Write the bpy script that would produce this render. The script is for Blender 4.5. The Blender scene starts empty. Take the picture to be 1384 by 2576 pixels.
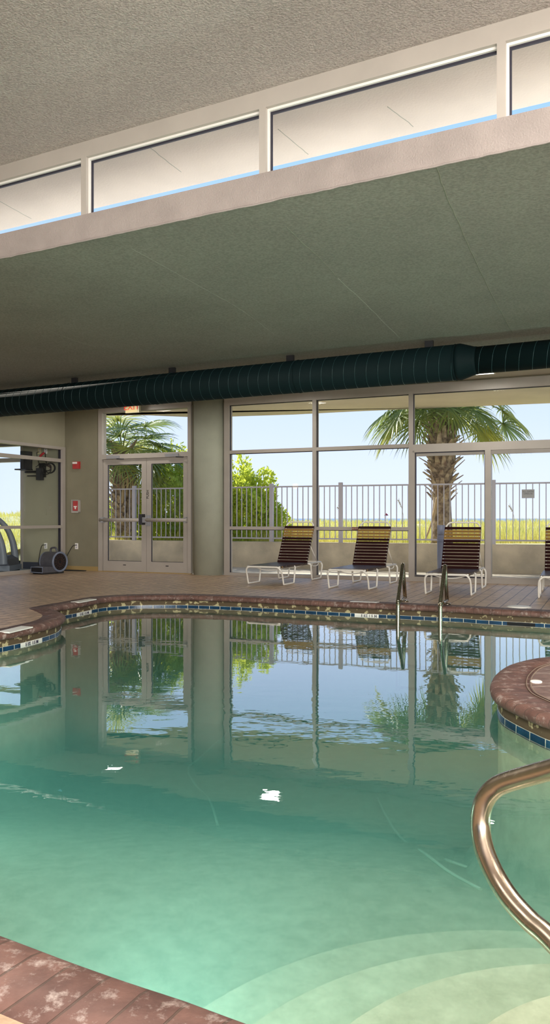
import bpy, math, random
import numpy as np
from mathutils import Vector, Matrix
from mathutils.geometry import delaunay_2d_cdt
random.seed(7)
PI = math.pi
F = 2000.0; K = F/1750.0; CX = 692.0; HY = 1304.0; CAMH = 1.02
C = bpy.context.scene.collection

# survey helpers: sight line of a point in the photo -> real position at a known height or distance
def g(px, py, h=0.0):
    y = F*(CAMH-h)/(py-HY)
    return ((px-CX)*y/F, y)
def pt(px, z):                      # z: distance surveyed with the first focal estimate
    return ((px-CX)*z/1750.0, z*K)
def hh(py, z): return CAMH-(py-HY)*z/1750.0
def P3(px, py, z):
    x, y = pt(px, z); return (x, y, hh(py, z))

# ------------------------------------------------------------------ materials
MATS = {}
def newmat(name):
    m = bpy.data.materials.new(name); m.use_nodes = True
    nt = m.node_tree
    for n in list(nt.nodes): nt.nodes.remove(n)
    out = nt.nodes.new('ShaderNodeOutputMaterial')
    MATS[name] = m
    return m, nt, out
def mat(name, col, rough=0.6, metal=0.0, var=0.0, vscale=8.0, bump=0.0, bscale=60.0, col2=None, vdetail=4, emit=None, estr=0, spec=0.5, coords='Object', lo=0.35, hi=0.65, transl=0):
    m, nt, out = newmat(name)
    N = nt.nodes; L = nt.links
    b = N.new('ShaderNodeBsdfPrincipled'); L.new(b.outputs[0], out.inputs[0])
    b.inputs['Base Color'].default_value = (*col, 1); b.inputs['Roughness'].default_value = rough
    b.inputs['Metallic'].default_value = metal; b.inputs['Specular IOR Level'].default_value = spec
    if emit: b.inputs['Emission Color'].default_value = (*emit, 1); b.inputs['Emission Strength'].default_value = estr
    tc = N.new('ShaderNodeTexCoord')
    if col2 or var:
        n = N.new('ShaderNodeTexNoise'); n.inputs['Scale'].default_value = vscale; n.inputs['Detail'].default_value = vdetail
        L.new(tc.outputs[coords], n.inputs['Vector'])
        r = N.new('ShaderNodeValToRGB')
        c1 = col; c2 = col2 or tuple(min(1, c*(1-var)) for c in col)
        r.color_ramp.elements[0].position = lo; r.color_ramp.elements[1].position = hi
        r.color_ramp.elements[0].color = (*c2, 1); r.color_ramp.elements[1].color = (*c1, 1)
        L.new(n.outputs['Fac'], r.inputs[0]); L.new(r.outputs[0], b.inputs['Base Color'])
    if bump:
        n2 = N.new('ShaderNodeTexNoise'); n2.inputs['Scale'].default_value = bscale; n2.inputs['Detail'].default_value = 5
        L.new(tc.outputs[coords], n2.inputs['Vector'])
        bp = N.new('ShaderNodeBump'); bp.inputs['Strength'].default_value = bump; bp.inputs['Distance'].default_value = 0.02
        L.new(n2.outputs['Fac'], bp.inputs['Height']); L.new(bp.outputs[0], b.inputs['Normal'])
    if transl:
        t = N.new('ShaderNodeBsdfTranslucent'); mx = N.new('ShaderNodeMixShader'); mx.inputs[0].default_value = transl
        t.inputs[0].default_value = (*[min(1, c*1.25) for c in col], 1)
        L.new(b.outputs[0], mx.inputs[1]); L.new(t.outputs[0], mx.inputs[2]); L.new(mx.outputs[0], out.inputs[0])
    return m

mat('frame', (.40, .36, .32), .45, var=.08, vscale=3)
mat('frame_bright', (.72, .70, .66), .4)
mat('gasket', (.02, .018, .03), .5)
mat('olive', (.235, .215, .145), .85, var=.12, vscale=2.2, bump=.25, bscale=160)
mat('column', (.36, .37, .29), .7, var=.1, vscale=3, bump=.3, bscale=150)
mat('gym_wall', (.34, .32, .23), .85, var=.08, vscale=2)
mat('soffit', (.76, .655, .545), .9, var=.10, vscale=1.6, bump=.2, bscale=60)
mat('beam', (.30, .255, .235), .85, var=.16, vscale=4, bump=.3, bscale=90)
mat('roof', (.88, .87, .84), .9)
mat('duct', (.003, .011, .012), .7, spec=.12)
mat('duct_seam', (.018, .055, .058), .35)
mat('black', (.012, .012, .014), .45)
mat('black_soft', (.03, .03, .035), .6)
mat('white_tube', (.80, .77, .70), .35)
mat('maroon', (.022, .005, .005), .3, spec=.4)
mat('tan', (.34, .20, .055), .35, transl=.25)
mat('white_plastic', (.85, .83, .78), .45)
mat('white_tile', (.80, .80, .74), .4, var=.1, vscale=9)
mat('red', (.42, .03, .03), .4)
mat('red_text', (.85, .06, .03), .5)
mat('exit_body', (.52, .47, .33), .6)
mat('clear_cover', (.45, .42, .38), .3)
mat('blower', (.085, .085, .10), .38, var=.25, vscale=12)
mat('blower_edge', (.16, .19, .26), .35)
mat('grille', (.05, .02, .012), .6)
mat('grey_metal', (.33, .33, .35), .4, metal=.3)
mat('grey_fence', (.46, .43, .50), .5)
mat('concrete', (.62, .53, .42), .95, col2=(.44, .38, .31), vscale=2.6, vdetail=8, bump=.4, bscale=40)
mat('patio', (.66, .60, .52), .95, var=.12, vscale=3)
mat('bollard', (.26, .27, .38), .45)
mat('rubber', (.02, .02, .02), .6)
mat('blue_plastic', (.20, .30, .62), .4)
mat('tread_grey', (.16, .18, .22), .45)
mat('dark_baseboard', (.05, .055, .08), .5)
mat('tan_baseboard', (.36, .25, .10), .6)
mat('gym_floor', (.30, .33, .38), .45, var=.3, vscale=3)
mat('plug_red', (.50, .02, .03), .5)
mat('beige_plastic', (.62, .52, .26), .5)
mat('lamp', (.9, .9, .85), .5, emit=(1, .97, .90), estr=3.0)
mat('fixture', (.85, .83, .80), .5)
mat('sign_brown', (.25, .08, .05), .5)
mat('sign_grey', (.42, .41, .43), .55)
mat('sign_text', (.14, .14, .14), .6)
mat('sign_light', (.75, .62, .50), .6)
mat('dark_text', (.03, .02, .06), .6)
mat('trunk', (.35, .27, .19), .95, col2=(.13, .09, .07), vscale=14, bump=.6, bscale=30)
mat('boots', (.46, .37, .27), .9, col2=(.20, .13, .10), vscale=9)
mat('frond', (.25, .31, .10), .45, col2=(.11, .18, .08), vscale=2.5, transl=.35)
mat('frond_light', (.46, .46, .12), .5, col2=(.22, .28, .08), vscale=2.5, transl=.4)
mat('petiole', (.30, .34, .10), .6)
mat('dead_frond', (.42, .30, .17), .9)
mat('leaf', (.55, .60, .07), .5, col2=(.16, .28, .04), vscale=3.0, transl=.55)
mat('stem', (.20, .13, .08), .9)
mat('sea', (.10, .20, .36), .35)
mat('sand', (.62, .54, .24), 1, col2=(.38, .37, .15), vscale=.9, vdetail=8)
mat('grass', (.66, .58, .16), .8, col2=(.40, .44, .10), vscale=.45, vdetail=6, transl=.35)
mat('bead', (.27, .20, .15), .8)
mat('oat', (.45, .36, .18), .9)
mat('inlet', (.004, .004, .006), .8)

def steel():
    m, nt, out = newmat('steel'); N = nt.nodes; L = nt.links
    b = N.new('ShaderNodeBsdfPrincipled'); L.new(b.outputs[0], out.inputs[0])
    b.inputs['Base Color'].default_value = (.44, .38, .30, 1); b.inputs['Metallic'].default_value = 1
    b.inputs['Roughness'].default_value = .24
    tc = N.new('ShaderNodeTexCoord'); n = N.new('ShaderNodeTexNoise'); n.inputs['Scale'].default_value = 90
    mp = N.new('ShaderNodeMapping'); mp.inputs['Scale'].default_value = (1, 1, .12)
    L.new(tc.outputs['Object'], mp.inputs[0]); L.new(mp.outputs[0], n.inputs['Vector'])
    r = N.new('ShaderNodeMapRange'); r.inputs[3].default_value = .17; r.inputs[4].default_value = .33
    L.new(n.outputs['Fac'], r.inputs[0]); L.new(r.outputs[0], b.inputs['Roughness'])
steel()

def glass():
    m, nt, out = newmat('glass'); N = nt.nodes; L = nt.links
    t = N.new('ShaderNodeBsdfTransparent'); t.inputs[0].default_value = (.97, .985, .98, 1)
    gl = N.new('ShaderNodeBsdfGlossy'); gl.inputs['Roughness'].default_value = 0.0; gl.inputs[0].default_value = (1, 1, 1, 1)
    fr = N.new('ShaderNodeFresnel'); fr.inputs[0].default_value = 1.13
    mx = N.new('ShaderNodeMixShader'); L.new(fr.outputs[0], mx.inputs[0]); L.new(t.outputs[0], mx.inputs[1]); L.new(gl.outputs[0], mx.inputs[2])
    L.new(mx.outputs[0], out.inputs[0])
glass()

def water():
    m, nt, out = newmat('water'); N = nt.nodes; L = nt.links
    tc = N.new('ShaderNodeTexCoord')
    mp = N.new('ShaderNodeMapping'); mp.inputs['Rotation'].default_value = (0, 0, .5); mp.inputs['Scale'].default_value = (1, 1.6, 1)
    L.new(tc.outputs['Object'], mp.inputs[0])
    n = N.new('ShaderNodeTexNoise'); n.inputs['Scale'].default_value = 3.2; n.inputs['Detail'].default_value = 3
    L.new(mp.outputs[0], n.inputs['Vector'])
    # patches of calmer and livelier water
    n2 = N.new('ShaderNodeTexNoise'); n2.inputs['Scale'].default_value = .35; n2.inputs['Detail'].default_value = 1
    L.new(tc.outputs['Object'], n2.inputs['Vector'])
    r2 = N.new('ShaderNodeMapRange'); r2.inputs[1].default_value = .42; r2.inputs[2].default_value = .62; r2.inputs[3].default_value = .15; r2.inputs[4].default_value = 1
    L.new(n2.outputs['Fac'], r2.inputs[0])
    mu = N.new('ShaderNodeMath'); mu.operation = 'MULTIPLY'; L.new(n.outputs['Fac'], mu.inputs[0]); L.new(r2.outputs[0], mu.inputs[1])
    bp = N.new('ShaderNodeBump'); bp.inputs['Strength'].default_value = .10; bp.inputs['Distance'].default_value = .02
    L.new(mu.outputs[0], bp.inputs['Height'])
    t = N.new('ShaderNodeBsdfTransparent'); t.inputs[0].default_value = (.96, 1, .98, 1)
    gl = N.new('ShaderNodeBsdfGlossy'); gl.inputs['Roughness'].default_value = .0; gl.inputs[0].default_value = (1, 1, 1, 1)
    fr = N.new('ShaderNodeFresnel'); fr.inputs[0].default_value = 1.55
    L.new(bp.outputs[0], gl.inputs['Normal']); L.new(bp.outputs[0], fr.inputs['Normal'])
    mrf = N.new('ShaderNodeMapRange'); mrf.inputs[1].default_value = .045; mrf.inputs[2].default_value = .50; mrf.inputs[3].default_value = .045; mrf.inputs[4].default_value = .76
    L.new(fr.outputs[0], mrf.inputs[0])
    mx = N.new('ShaderNodeMixShader'); L.new(mrf.outputs[0], mx.inputs[0]); L.new(t.outputs[0], mx.inputs[1]); L.new(gl.outputs[0], mx.inputs[2])
    L.new(mx.outputs[0], out.inputs['Surface'])
    va = N.new('ShaderNodeVolumeAbsorption'); va.inputs[0].default_value = (.06, .93, .80, 1); va.inputs[1].default_value = .30
    vs = N.new('ShaderNodeVolumeScatter'); vs.inputs[0].default_value = (.42, .97, .82, 1); vs.inputs[1].default_value = .26
    ad = N.new('ShaderNodeAddShader'); L.new(va.outputs[0], ad.inputs[0]); L.new(vs.outputs[0], ad.inputs[1])
    L.new(ad.outputs[0], out.inputs['Volume'])
water()

def brickmat(name, c1, c2, mortar, bw, rh, ms, rot=0, coords='Object', rough=.6, bumps=.6, bias=0, stain=None, off=.5, streak=False):
    m, nt, out = newmat(name); N = nt.nodes; L = nt.links
    b = N.new('ShaderNodeBsdfPrincipled'); L.new(b.outputs[0], out.inputs[0]); b.inputs['Roughness'].default_value = rough
    tc = N.new('ShaderNodeTexCoord'); mp = N.new('ShaderNodeMapping'); mp.inputs['Rotation'].default_value = (0, 0, rot)
    L.new(tc.outputs[coords], mp.inputs[0])
    br = N.new('ShaderNodeTexBrick'); L.new(mp.outputs[0], br.inputs['Vector'])
    br.offset = off
    br.inputs['Color1'].default_value = (*c1, 1); br.inputs['Color2'].default_value = (*c2, 1); br.inputs['Mortar'].default_value = (*mortar, 1)
    br.inputs['Scale'].default_value = 1; br.inputs['Mortar Size'].default_value = ms; br.inputs['Brick Width'].default_value = bw
    br.inputs['Row Height'].default_value = rh; br.inputs['Bias'].default_value = bias; br.inputs['Mortar Smooth'].default_value = .3
    src = br.outputs['Color']
    n = N.new('ShaderNodeTexNoise'); n.inputs['Scale'].default_value = 14; n.inputs['Detail'].default_value = 8
    L.new(tc.outputs['Object'], n.inputs['Vector'])
    r = N.new('ShaderNodeValToRGB'); r.color_ramp.elements[0].position = .35; r.color_ramp.elements[1].position = .7
    r.color_ramp.elements[0].color = (.72, .70, .70, 1); r.color_ramp.elements[1].color = (1.12, 1.1, 1.08, 1)
    L.new(n.outputs['Fac'], r.inputs[0])
    mx = N.new('ShaderNodeMix'); mx.data_type = 'RGBA'; mx.blend_type = 'MULTIPLY'; mx.inputs[0].default_value = 1
    L.new(src, mx.inputs[6]); L.new(r.outputs[0], mx.inputs[7]); src = mx.outputs[2]
    if stain:
        n3 = N.new('ShaderNodeTexNoise'); n3.inputs['Scale'].default_value = stain[1]; n3.inputs['Detail'].default_value = 9; n3.inputs['Roughness'].default_value = .75
        m3_ = N.new('ShaderNodeMapping'); m3_.inputs['Rotation'].default_value = (0, 0, .12); m3_.inputs['Scale'].default_value = (1, 3.5, 3) if streak else (1, 1, 1)
        L.new(tc.outputs['Object'], m3_.inputs[0]); L.new(m3_.outputs[0], n3.inputs['Vector'])
        r3 = N.new('ShaderNodeValToRGB'); r3.color_ramp.elements[0].position = stain[2]; r3.color_ramp.elements[1].position = stain[3]
        r3.color_ramp.elements[0].color = (0, 0, 0, 1); r3.color_ramp.elements[1].color = (1, 1, 1, 1)
        L.new(n3.outputs['Fac'], r3.inputs[0])
        m2 = N.new('ShaderNodeMix'); m2.data_type = 'RGBA'; L.new(r3.outputs[0], m2.inputs[0]); L.new(src, m2.inputs[6]); m2.inputs[7].default_value = (*stain[0], 1)
        src = m2.outputs[2]
    L.new(src, b.inputs['Base Color'])
    bp = N.new('ShaderNodeBump'); bp.inputs['Strength'].default_value = bumps; bp.inputs['Distance'].default_value = .006; bp.invert = True
    L.new(br.outputs['Fac'], bp.inputs['Height'])
    bp2 = N.new('ShaderNodeBump'); bp2.inputs['Strength'].default_value = .35; bp2.inputs['Distance'].default_value = .004
    n4 = N.new('ShaderNodeTexNoise'); n4.inputs['Scale'].default_value = 70; n4.inputs['Detail'].default_value = 4; L.new(tc.outputs['Object'], n4.inputs['Vector'])
    L.new(n4.outputs['Fac'], bp2.inputs['Height']); L.new(bp.outputs[0], bp2.inputs['Normal'])
    L.new(bp2.outputs[0], b.inputs['Normal'])
    return m
WANG = math.atan2(-.426, 1.0)        # direction of the seaward wall
brickmat('pavers', (.60, .43, .285), (.49, .345, .23), (.11, .075, .055), .215, .15, .0065, rot=-(WANG+PI/2), rough=.42)
brickmat('coping', (.13, .066, .052), (.18, .095, .075), (.10, .06, .045), .105, 1.0, .004, coords='UV', rough=.62, off=0, stain=((.42, .34, .30), 13, .53, .68))
brickmat('stone', (.20, .13, .11), (.18, .115, .10), (.20, .12, .09), 4, .09, .004, rot=.12, rough=.62, stain=((.40, .32, .28), 4, .5, .70), off=0, streak=True)
brickmat('tiles', (.006, .045, .11), (.008, .06, .13), (.62, .62, .52), .15, .056, .0045, coords='UV', rough=.28, bumps=.3, off=0)

def grime():
    m = mat('grime', (.12, .085, .045), .8, col2=(.55, .48, .25), vscale=15, vdetail=6, lo=.50, hi=.56)
    # noise: pale scaled patches on dark brown
grime()
for e, c in zip(MATS['grime'].node_tree.nodes['Color Ramp'].color_ramp.elements, [(.085, .06, .03, 1), (.42, .37, .20, 1)]): e.color = c
MATS['grime'].node_tree.nodes['Color Ramp'].color_ramp.elements[0].position = .565
MATS['grime'].node_tree.nodes['Color Ramp'].color_ramp.elements[1].position = .61

def plaster():
    m, nt, out = newmat('plaster'); N = nt.nodes; L = nt.links
    b = N.new('ShaderNodeBsdfPrincipled'); L.new(b.outputs[0], out.inputs[0]); b.inputs['Roughness'].default_value = .9
    tc = N.new('ShaderNodeTexCoord')
    n = N.new('ShaderNodeTexNoise'); n.inputs['Scale'].default_value = 9; n.inputs['Detail'].default_value = 9; n.inputs['Roughness'].default_value = .7
    L.new(tc.outputs['Object'], n.inputs['Vector'])
    r = N.new('ShaderNodeValToRGB'); r.color_ramp.elements[0].position = .32; r.color_ramp.elements[1].position = .68
    r.color_ramp.elements[0].color = (.50, .49, .35, 1); r.color_ramp.elements[1].color = (.76, .73, .56, 1)
    L.new(n.outputs['Fac'], r.inputs[0]); L.new(r.outputs[0], b.inputs['Base Color'])
plaster()

def ceilmat(name, base, crack=True, lit_strip=None, bump=.5, bsc=70, base2=None):
    m, nt, out = newmat(name); N = nt.nodes; L = nt.links
    b = N.new('ShaderNodeBsdfPrincipled'); L.new(b.outputs[0], out.inputs[0]); b.inputs['Roughness'].default_value = .85
    tc = N.new('ShaderNodeTexCoord')
    n = N.new('ShaderNodeTexNoise'); n.inputs['Scale'].default_value = .8; n.inputs['Detail'].default_value = 8; n.inputs['Roughness'].default_value = .6
    L.new(tc.outputs['Object'], n.inputs['Vector'])
    r = N.new('ShaderNodeValToRGB'); r.color_ramp.elements[0].position = .35; r.color_ramp.elements[1].position = .65
    b2 = base2 or tuple(c*.86 for c in base)
    r.color_ramp.elements[0].color = (*b2, 1); r.color_ramp.elements[1].color = (*base, 1)
    L.new(n.outputs['Fac'], r.inputs[0]); src = r.outputs[0]
    # small pits and blisters
    n5 = N.new('ShaderNodeTexNoise'); n5.inputs['Scale'].default_value = bsc*.9; n5.inputs['Detail'].default_value = 5
    L.new(tc.outputs['Object'], n5.inputs['Vector'])
    r5 = N.new('ShaderNodeMapRange'); r5.inputs[1].default_value = .35; r5.inputs[2].default_value = .65; r5.inputs[3].default_value = .62; r5.inputs[4].default_value = 1.18
    L.new(n5.outputs['Fac'], r5.inputs[0])
    mx = N.new('ShaderNodeMix'); mx.data_type = 'RGBA'; mx.blend_type = 'MULTIPLY'; mx.inputs[0].default_value = .55
    L.new(src, mx.inputs[6]); L.new(r5.outputs[0], mx.inputs[7]); src = mx.outputs[2]
    if lit_strip:   # window glow by the wall put into the colour: object-space distance across the room
        sep = N.new('ShaderNodeVectorMath'); sep.operation = 'DOT_PRODUCT'; sep.inputs[1].default_value = lit_strip[0]
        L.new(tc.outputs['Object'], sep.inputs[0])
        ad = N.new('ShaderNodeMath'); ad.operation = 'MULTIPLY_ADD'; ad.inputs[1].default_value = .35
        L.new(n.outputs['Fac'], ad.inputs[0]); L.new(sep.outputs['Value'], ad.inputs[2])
        mr = N.new('ShaderNodeMapRange'); mr.inputs[1].default_value = lit_strip[1]; mr.inputs[2].default_value = lit_strip[1]+.5
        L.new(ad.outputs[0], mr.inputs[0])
        m3 = N.new('ShaderNodeMix'); m3.data_type = 'RGBA'; L.new(mr.outputs[0], m3.inputs[0]); L.new(src, m3.inputs[6]); m3.inputs[7].default_value = (*lit_strip[2], 1)
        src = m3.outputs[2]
    L.new(src, b.inputs['Base Color'])
    bp = N.new('ShaderNodeBump'); bp.inputs['Strength'].default_value = bump; bp.inputs['Distance'].default_value = .012
    L.new(n5.outputs['Fac'], bp.inputs['Height']); L.new(bp.outputs[0], b.inputs['Normal'])
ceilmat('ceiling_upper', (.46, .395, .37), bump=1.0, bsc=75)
ceilmat('ceiling_lower', (.250, .238, .202), bump=.35, bsc=55, lit_strip=((.392, .920, 0), 11.3, (.46, .40, .31)))

# ------------------------------------------------------------------ mesh helpers
class MB:
    def __init__(s): s.v = []; s.f = []; s.sm = []; s.uv = []
    def face(s, idx, smooth=False, uv=None): s.f.append(tuple(idx)); s.sm.append(smooth); s.uv.append(uv)
    def hexa(s, c):
        k = len(s.v); s.v += [tuple(p) for p in c]
        for q in ((0,3,2,1),(4,5,6,7),(0,1,5,4),(1,2,6,5),(2,3,7,6),(3,0,4,7)): s.face([k+i for i in q])
        return s
    def box(s, x0, x1, y0, y1, z0, z1, fn=None):
        fn = fn or (lambda a, b, c: (a, b, c))
        return s.hexa([fn(x0,y0,z0), fn(x1,y0,z0), fn(x1,y1,z0), fn(x0,y1,z0), fn(x0,y0,z1), fn(x1,y0,z1), fn(x1,y1,z1), fn(x0,y1,z1)])
    def tube(s, pts, r, n=10, closed=False, caps=True):
        pts = [Vector(p) for p in pts]; m = len(pts)
        rs = r if isinstance(r, (list, tuple)) else [r]*m
        tang = []
        for i in range(m):
            if closed: t = pts[(i+1) % m]-pts[i-1]
            else: t = pts[min(i+1, m-1)]-pts[max(i-1, 0)]
            tang.append(t.normalized() if t.length > 1e-9 else Vector((0,0,1)))
        up = Vector((0,0,1)) if abs(tang[0].z) < .9 else Vector((1,0,0))
        a = tang[0].cross(up).normalized()
        k = len(s.v)
        for i in range(m):
            a = (a-tang[i]*a.dot(tang[i]))
            a = a.normalized() if a.length > 1e-6 else tang[i].orthogonal().normalized()
            b = tang[i].cross(a)
            for j in range(n):
                th = 2*PI*j/n
                s.v.append(tuple(pts[i]+(a*math.cos(th)+b*math.sin(th))*rs[i]))
        for i in range(m if closed else m-1):
            i2 = (i+1) % m
            for j in range(n):
                j2 = (j+1) % n
                s.face((k+i*n+j, k+i*n+j2, k+i2*n+j2, k+i2*n+j), True)
        if not closed and caps:
            s.face([k+j for j in range(n)][::-1]); s.face([k+(m-1)*n+j for j in range(n)])
        return s
    def lathe(s, prof, center, n=32, axis='z', fn=None):
        k = len(s.v)
        for (r, h) in prof:
            for j in range(n):
                th = 2*PI*j/n; p = (r*math.cos(th), r*math.sin(th), h)
                if axis == 'x': p = (h, r*math.cos(th), r*math.sin(th))
                if axis == 'y': p = (r*math.cos(th), h, r*math.sin(th))
                p = (p[0]+center[0], p[1]+center[1], p[2]+center[2])
                s.v.append(fn(*p) if fn else p)
        for i in range(len(prof)-1):
            for j in range(n):
                j2 = (j+1) % n
                s.face((k+i*n+j, k+i*n+j2, k+(i+1)*n+j2, k+(i+1)*n+j), True)
        s.face([k+j for j in range(n)][::-1]); s.face([k+(len(prof)-1)*n+j for j in range(n)])
        return s
    def prism(s, poly, z0, z1, fn=None):      # poly in xy, convex or not
        fn = fn or (lambda a, b, c: (a, b, c)); k = len(s.v); n = len(poly)
        s.v += [fn(x, y, z0) for x, y in poly]+[fn(x, y, z1) for x, y in poly]
        s.face(list(range(k, k+n))[::-1]); s.face(list(range(k+n, k+2*n)))
        for i in range(n): s.face((k+i, k+(i+1) % n, k+n+(i+1) % n, k+n+i))
        return s
    def build(s, name, m, parent=None, world=True):
        me = bpy.data.meshes.new(name); me.from_pydata(s.v, [], s.f)
        me.polygons.foreach_set('use_smooth', s.sm)
        if any(u is not None for u in s.uv):
            ul = me.uv_layers.new(name='UVMap'); li = 0
            for fi, f in enumerate(s.f):
                u = s.uv[fi]
                for q in range(len(f)):
                    if u: ul.data[li].uv = u[q]
                    li += 1
        me.materials.append(MATS[m]); me.update()
        o = bpy.data.objects.new(name, me); C.objects.link(o)
        if parent:
            o.parent = parent
            if world: o.matrix_parent_inverse = WM[parent.name].inverted()
        WM[o.name] = Matrix.Identity(4) if (world or not parent) else WM[parent.name]
        return o
WM = {}
def tag(o, label=None, cat=None, group=None, kind=None):
    if label: o['label'] = label
    if cat: o['category'] = cat
    if group: o['group'] = group
    if kind: o['kind'] = kind
    return o
def empty(name, loc, label=None, cat=None, group=None, kind=None, rz=0):
    o = bpy.data.objects.new(name, None); C.objects.link(o); o.location = loc; o.rotation_euler = (0, 0, rz)
    o.empty_display_size = .1
    WM[o.name] = Matrix.Translation(loc) @ Matrix.Rotation(rz, 4, 'Z')
    return tag(o, label, cat, group, kind)
def copy_tree(o, parent=None):
    c = o.copy(); C.objects.link(c)
    if parent: c.parent = parent
    for ch in list(o.children): copy_tree(ch, c)
    return c
def struct(o): o['kind'] = 'structure'; return o
def crom(pts, n=6, closed=False):
    pts = [Vector(p) for p in pts]; out = []; m = len(pts)
    rng = range(m if closed else m-1)
    for i in rng:
        p0 = pts[(i-1) % m] if (closed or i > 0) else pts[0]; p1 = pts[i]; p2 = pts[(i+1) % m]
        p3 = pts[(i+2) % m] if (closed or i+2 < m) else pts[-1]
        for k in range(n):
            t = k/n
            out.append(.5*((2*p1)+(p2-p0)*t+(2*p0-5*p1+4*p2-p3)*t*t+(3*p1-p0-3*p2+p3)*t**3))
    if not closed: out.append(pts[-1])
    return out
def text_obj(name, txt, size, M, m, parent, depth=.002, align='CENTER'):
    cu = bpy.data.curves.new(name+'_curve', 'FONT'); cu.body = txt; cu.size = size; cu.extrude = depth; cu.align_x = align; cu.align_y = 'CENTER'
    t = bpy.data.objects.new(name+'_tmp', cu); C.objects.link(t)
    bpy.context.view_layer.update()
    me = bpy.data.meshes.new_from_object(t.evaluated_get(bpy.context.evaluated_depsgraph_get()))
    bpy.data.objects.remove(t); bpy.data.curves.remove(cu)
    me.transform(M); me.materials.clear(); me.materials.append(MATS[m]); me.name = name
    o = bpy.data.objects.new(name, me); C.objects.link(o)
    o.parent = parent; o.matrix_parent_inverse = WM[parent.name].inverted(); WM[o.name] = Matrix.Identity(4)
    return o

# ------------------------------------------------------------------ layout lines
def wallY(x): return K*(12.19-.3727*x)
u = Vector((1, -.3727*K, 0)).normalized(); nrm = Vector((-u.y, u.x, 0))      # along wall, outwards
WO = Vector((-4.15, wallY(-4.15), 0))
def W(s, n, z): p = WO+u*s+nrm*n; return (p.x, p.y, z)
def S(px):                      # wall coordinate seen at photo column px
    a = (px-CX)/F               # x = a*y ; y = K*12.19 - .3727K x
    y = K*12.19/(1+.3727*K*a); x = a*y
    return (Vector((x, y, 0))-WO).dot(u)
u2 = Vector((1, -.4642*K, 0)).normalized(); n2 = Vector((-u2.y, u2.x, 0))
CO = Vector((-2.333, 5.9*K, 0))
def Q(s, n, z): p = CO+u2*s+n2*n; return (p.x, p.y, z)
def S2(px):
    a = (px-CX)/F; y0 = K*(5.9-.4642*2.333); y = y0/(1+.4642*K*a); x = a*y
    return (Vector((x, y, 0))-CO).dot(u2)
ZL = 3.22; ZU = 4.01; ZB = 3.43; WT = 3.10
SR = 13.5                     # right end of the seaward wall

# ------------------------------------------------------------------ pool outline (deck level edge)
vis_left = [g(0,1594), g(50,1585), g(83,1578), g(131,1566), g(156,1557), g(165,1547.6), g(160,1542), g(143,1534.5)]
notch = g(126,1529)
far = [g(162,1522), g(199,1515.7), g(260,1504.5), g(310,1500.5), g(360,1498.5), g(440,1498), g(500,1499), g(600,1502.5), g(700,1507), g(860,1515), g(1000,1521), g(1150,1527.5), g(1220,1532), g(1384,1540.5)]
k = K
rightp = [(3.7,7.15*k), (4.5,6.75*k), (5.1,6.3*k), (4.95,5.75*k), (4.2,5.5*k), (3.2,5.5*k), (2.5,5.35*k)]
penin = [g(1384,1649.5), g(1338.5,1655), g(1306.5,1662), g(1277,1671), g(1259,1681.5), g(1241,1699), g(1234,1722), g(1245,1744), g(1272,1760), g(1296,1771.5), g(1326.6,1785), g(1384,1806)]
rest = [(1.62,3.3*k), (2.1,3.0*k), (2.75,2.6*k), (3.05,1.95*k), (2.75,1.2*k), (2.1,.75*k), (1.5,.72*k)]
near = [(.9,.965*k), g(673,2574), g(486,2506), g(319,2452), g(167,2399), g(0,2337), (-1.2,1.98*k)]
leftp = [(-2.1,2.45*k), (-3.0,3.15*k), (-3.45,4.1*k), (-3.35,5.0*k), (-2.95,5.55*k), (-2.6,5.88*k)]
loop1 = leftp+vis_left+[notch]
loop2 = [notch]+far+rightp+penin+rest+near+leftp[:1]
def v3(l): return [(a, b, 0) for a, b in l]
seg1 = crom(v3([near[-1]]+loop1), 5)
seg2 = crom(v3(loop2), 5)
outline = [p.copy() for p in seg2[:-1]]
s1 = [p for p in seg1]
# drop the overlap: seg1 runs near[-1] -> left -> notch ; seg2 ends at leftp[0]
idx0 = min(range(len(s1)), key=lambda i: (s1[i]-seg2[-1]).length)
outline += s1[idx0:-1]
# resample evenly (keep the notch as first vertex)
def resample(pl, step):
    out = [pl[0].copy()]; acc = 0; m = len(pl)
    for i in range(m):
        a = pl[i]; b = pl[(i+1) % m]; d = (b-a).length
        if d < 1e-9: continue
        t = step-acc
        while t <= d:
            out.append(a.lerp(b, t/d)); t += step
        acc = d-(t-step)
    if (out[-1]-out[0]).length < step*.5: out.pop()
    return out
outline = resample(outline, .06)
area = sum(outline[i].x*outline[(i+1) % len(outline)].y-outline[(i+1) % len(outline)].x*outline[i].y for i in range(len(outline)))
if area < 0: outline = [outline[0]]+outline[1:][::-1]
NOL = len(outline)
def normals(pl):
    res = []
    m = len(pl)
    for i in range(m):
        t = (pl[(i+1) % m]-pl[i-1]).normalized(); res.append(Vector((t.y, -t.x, 0)))   # outward for ccw
    return res
ONRM = normals(outline)
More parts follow.
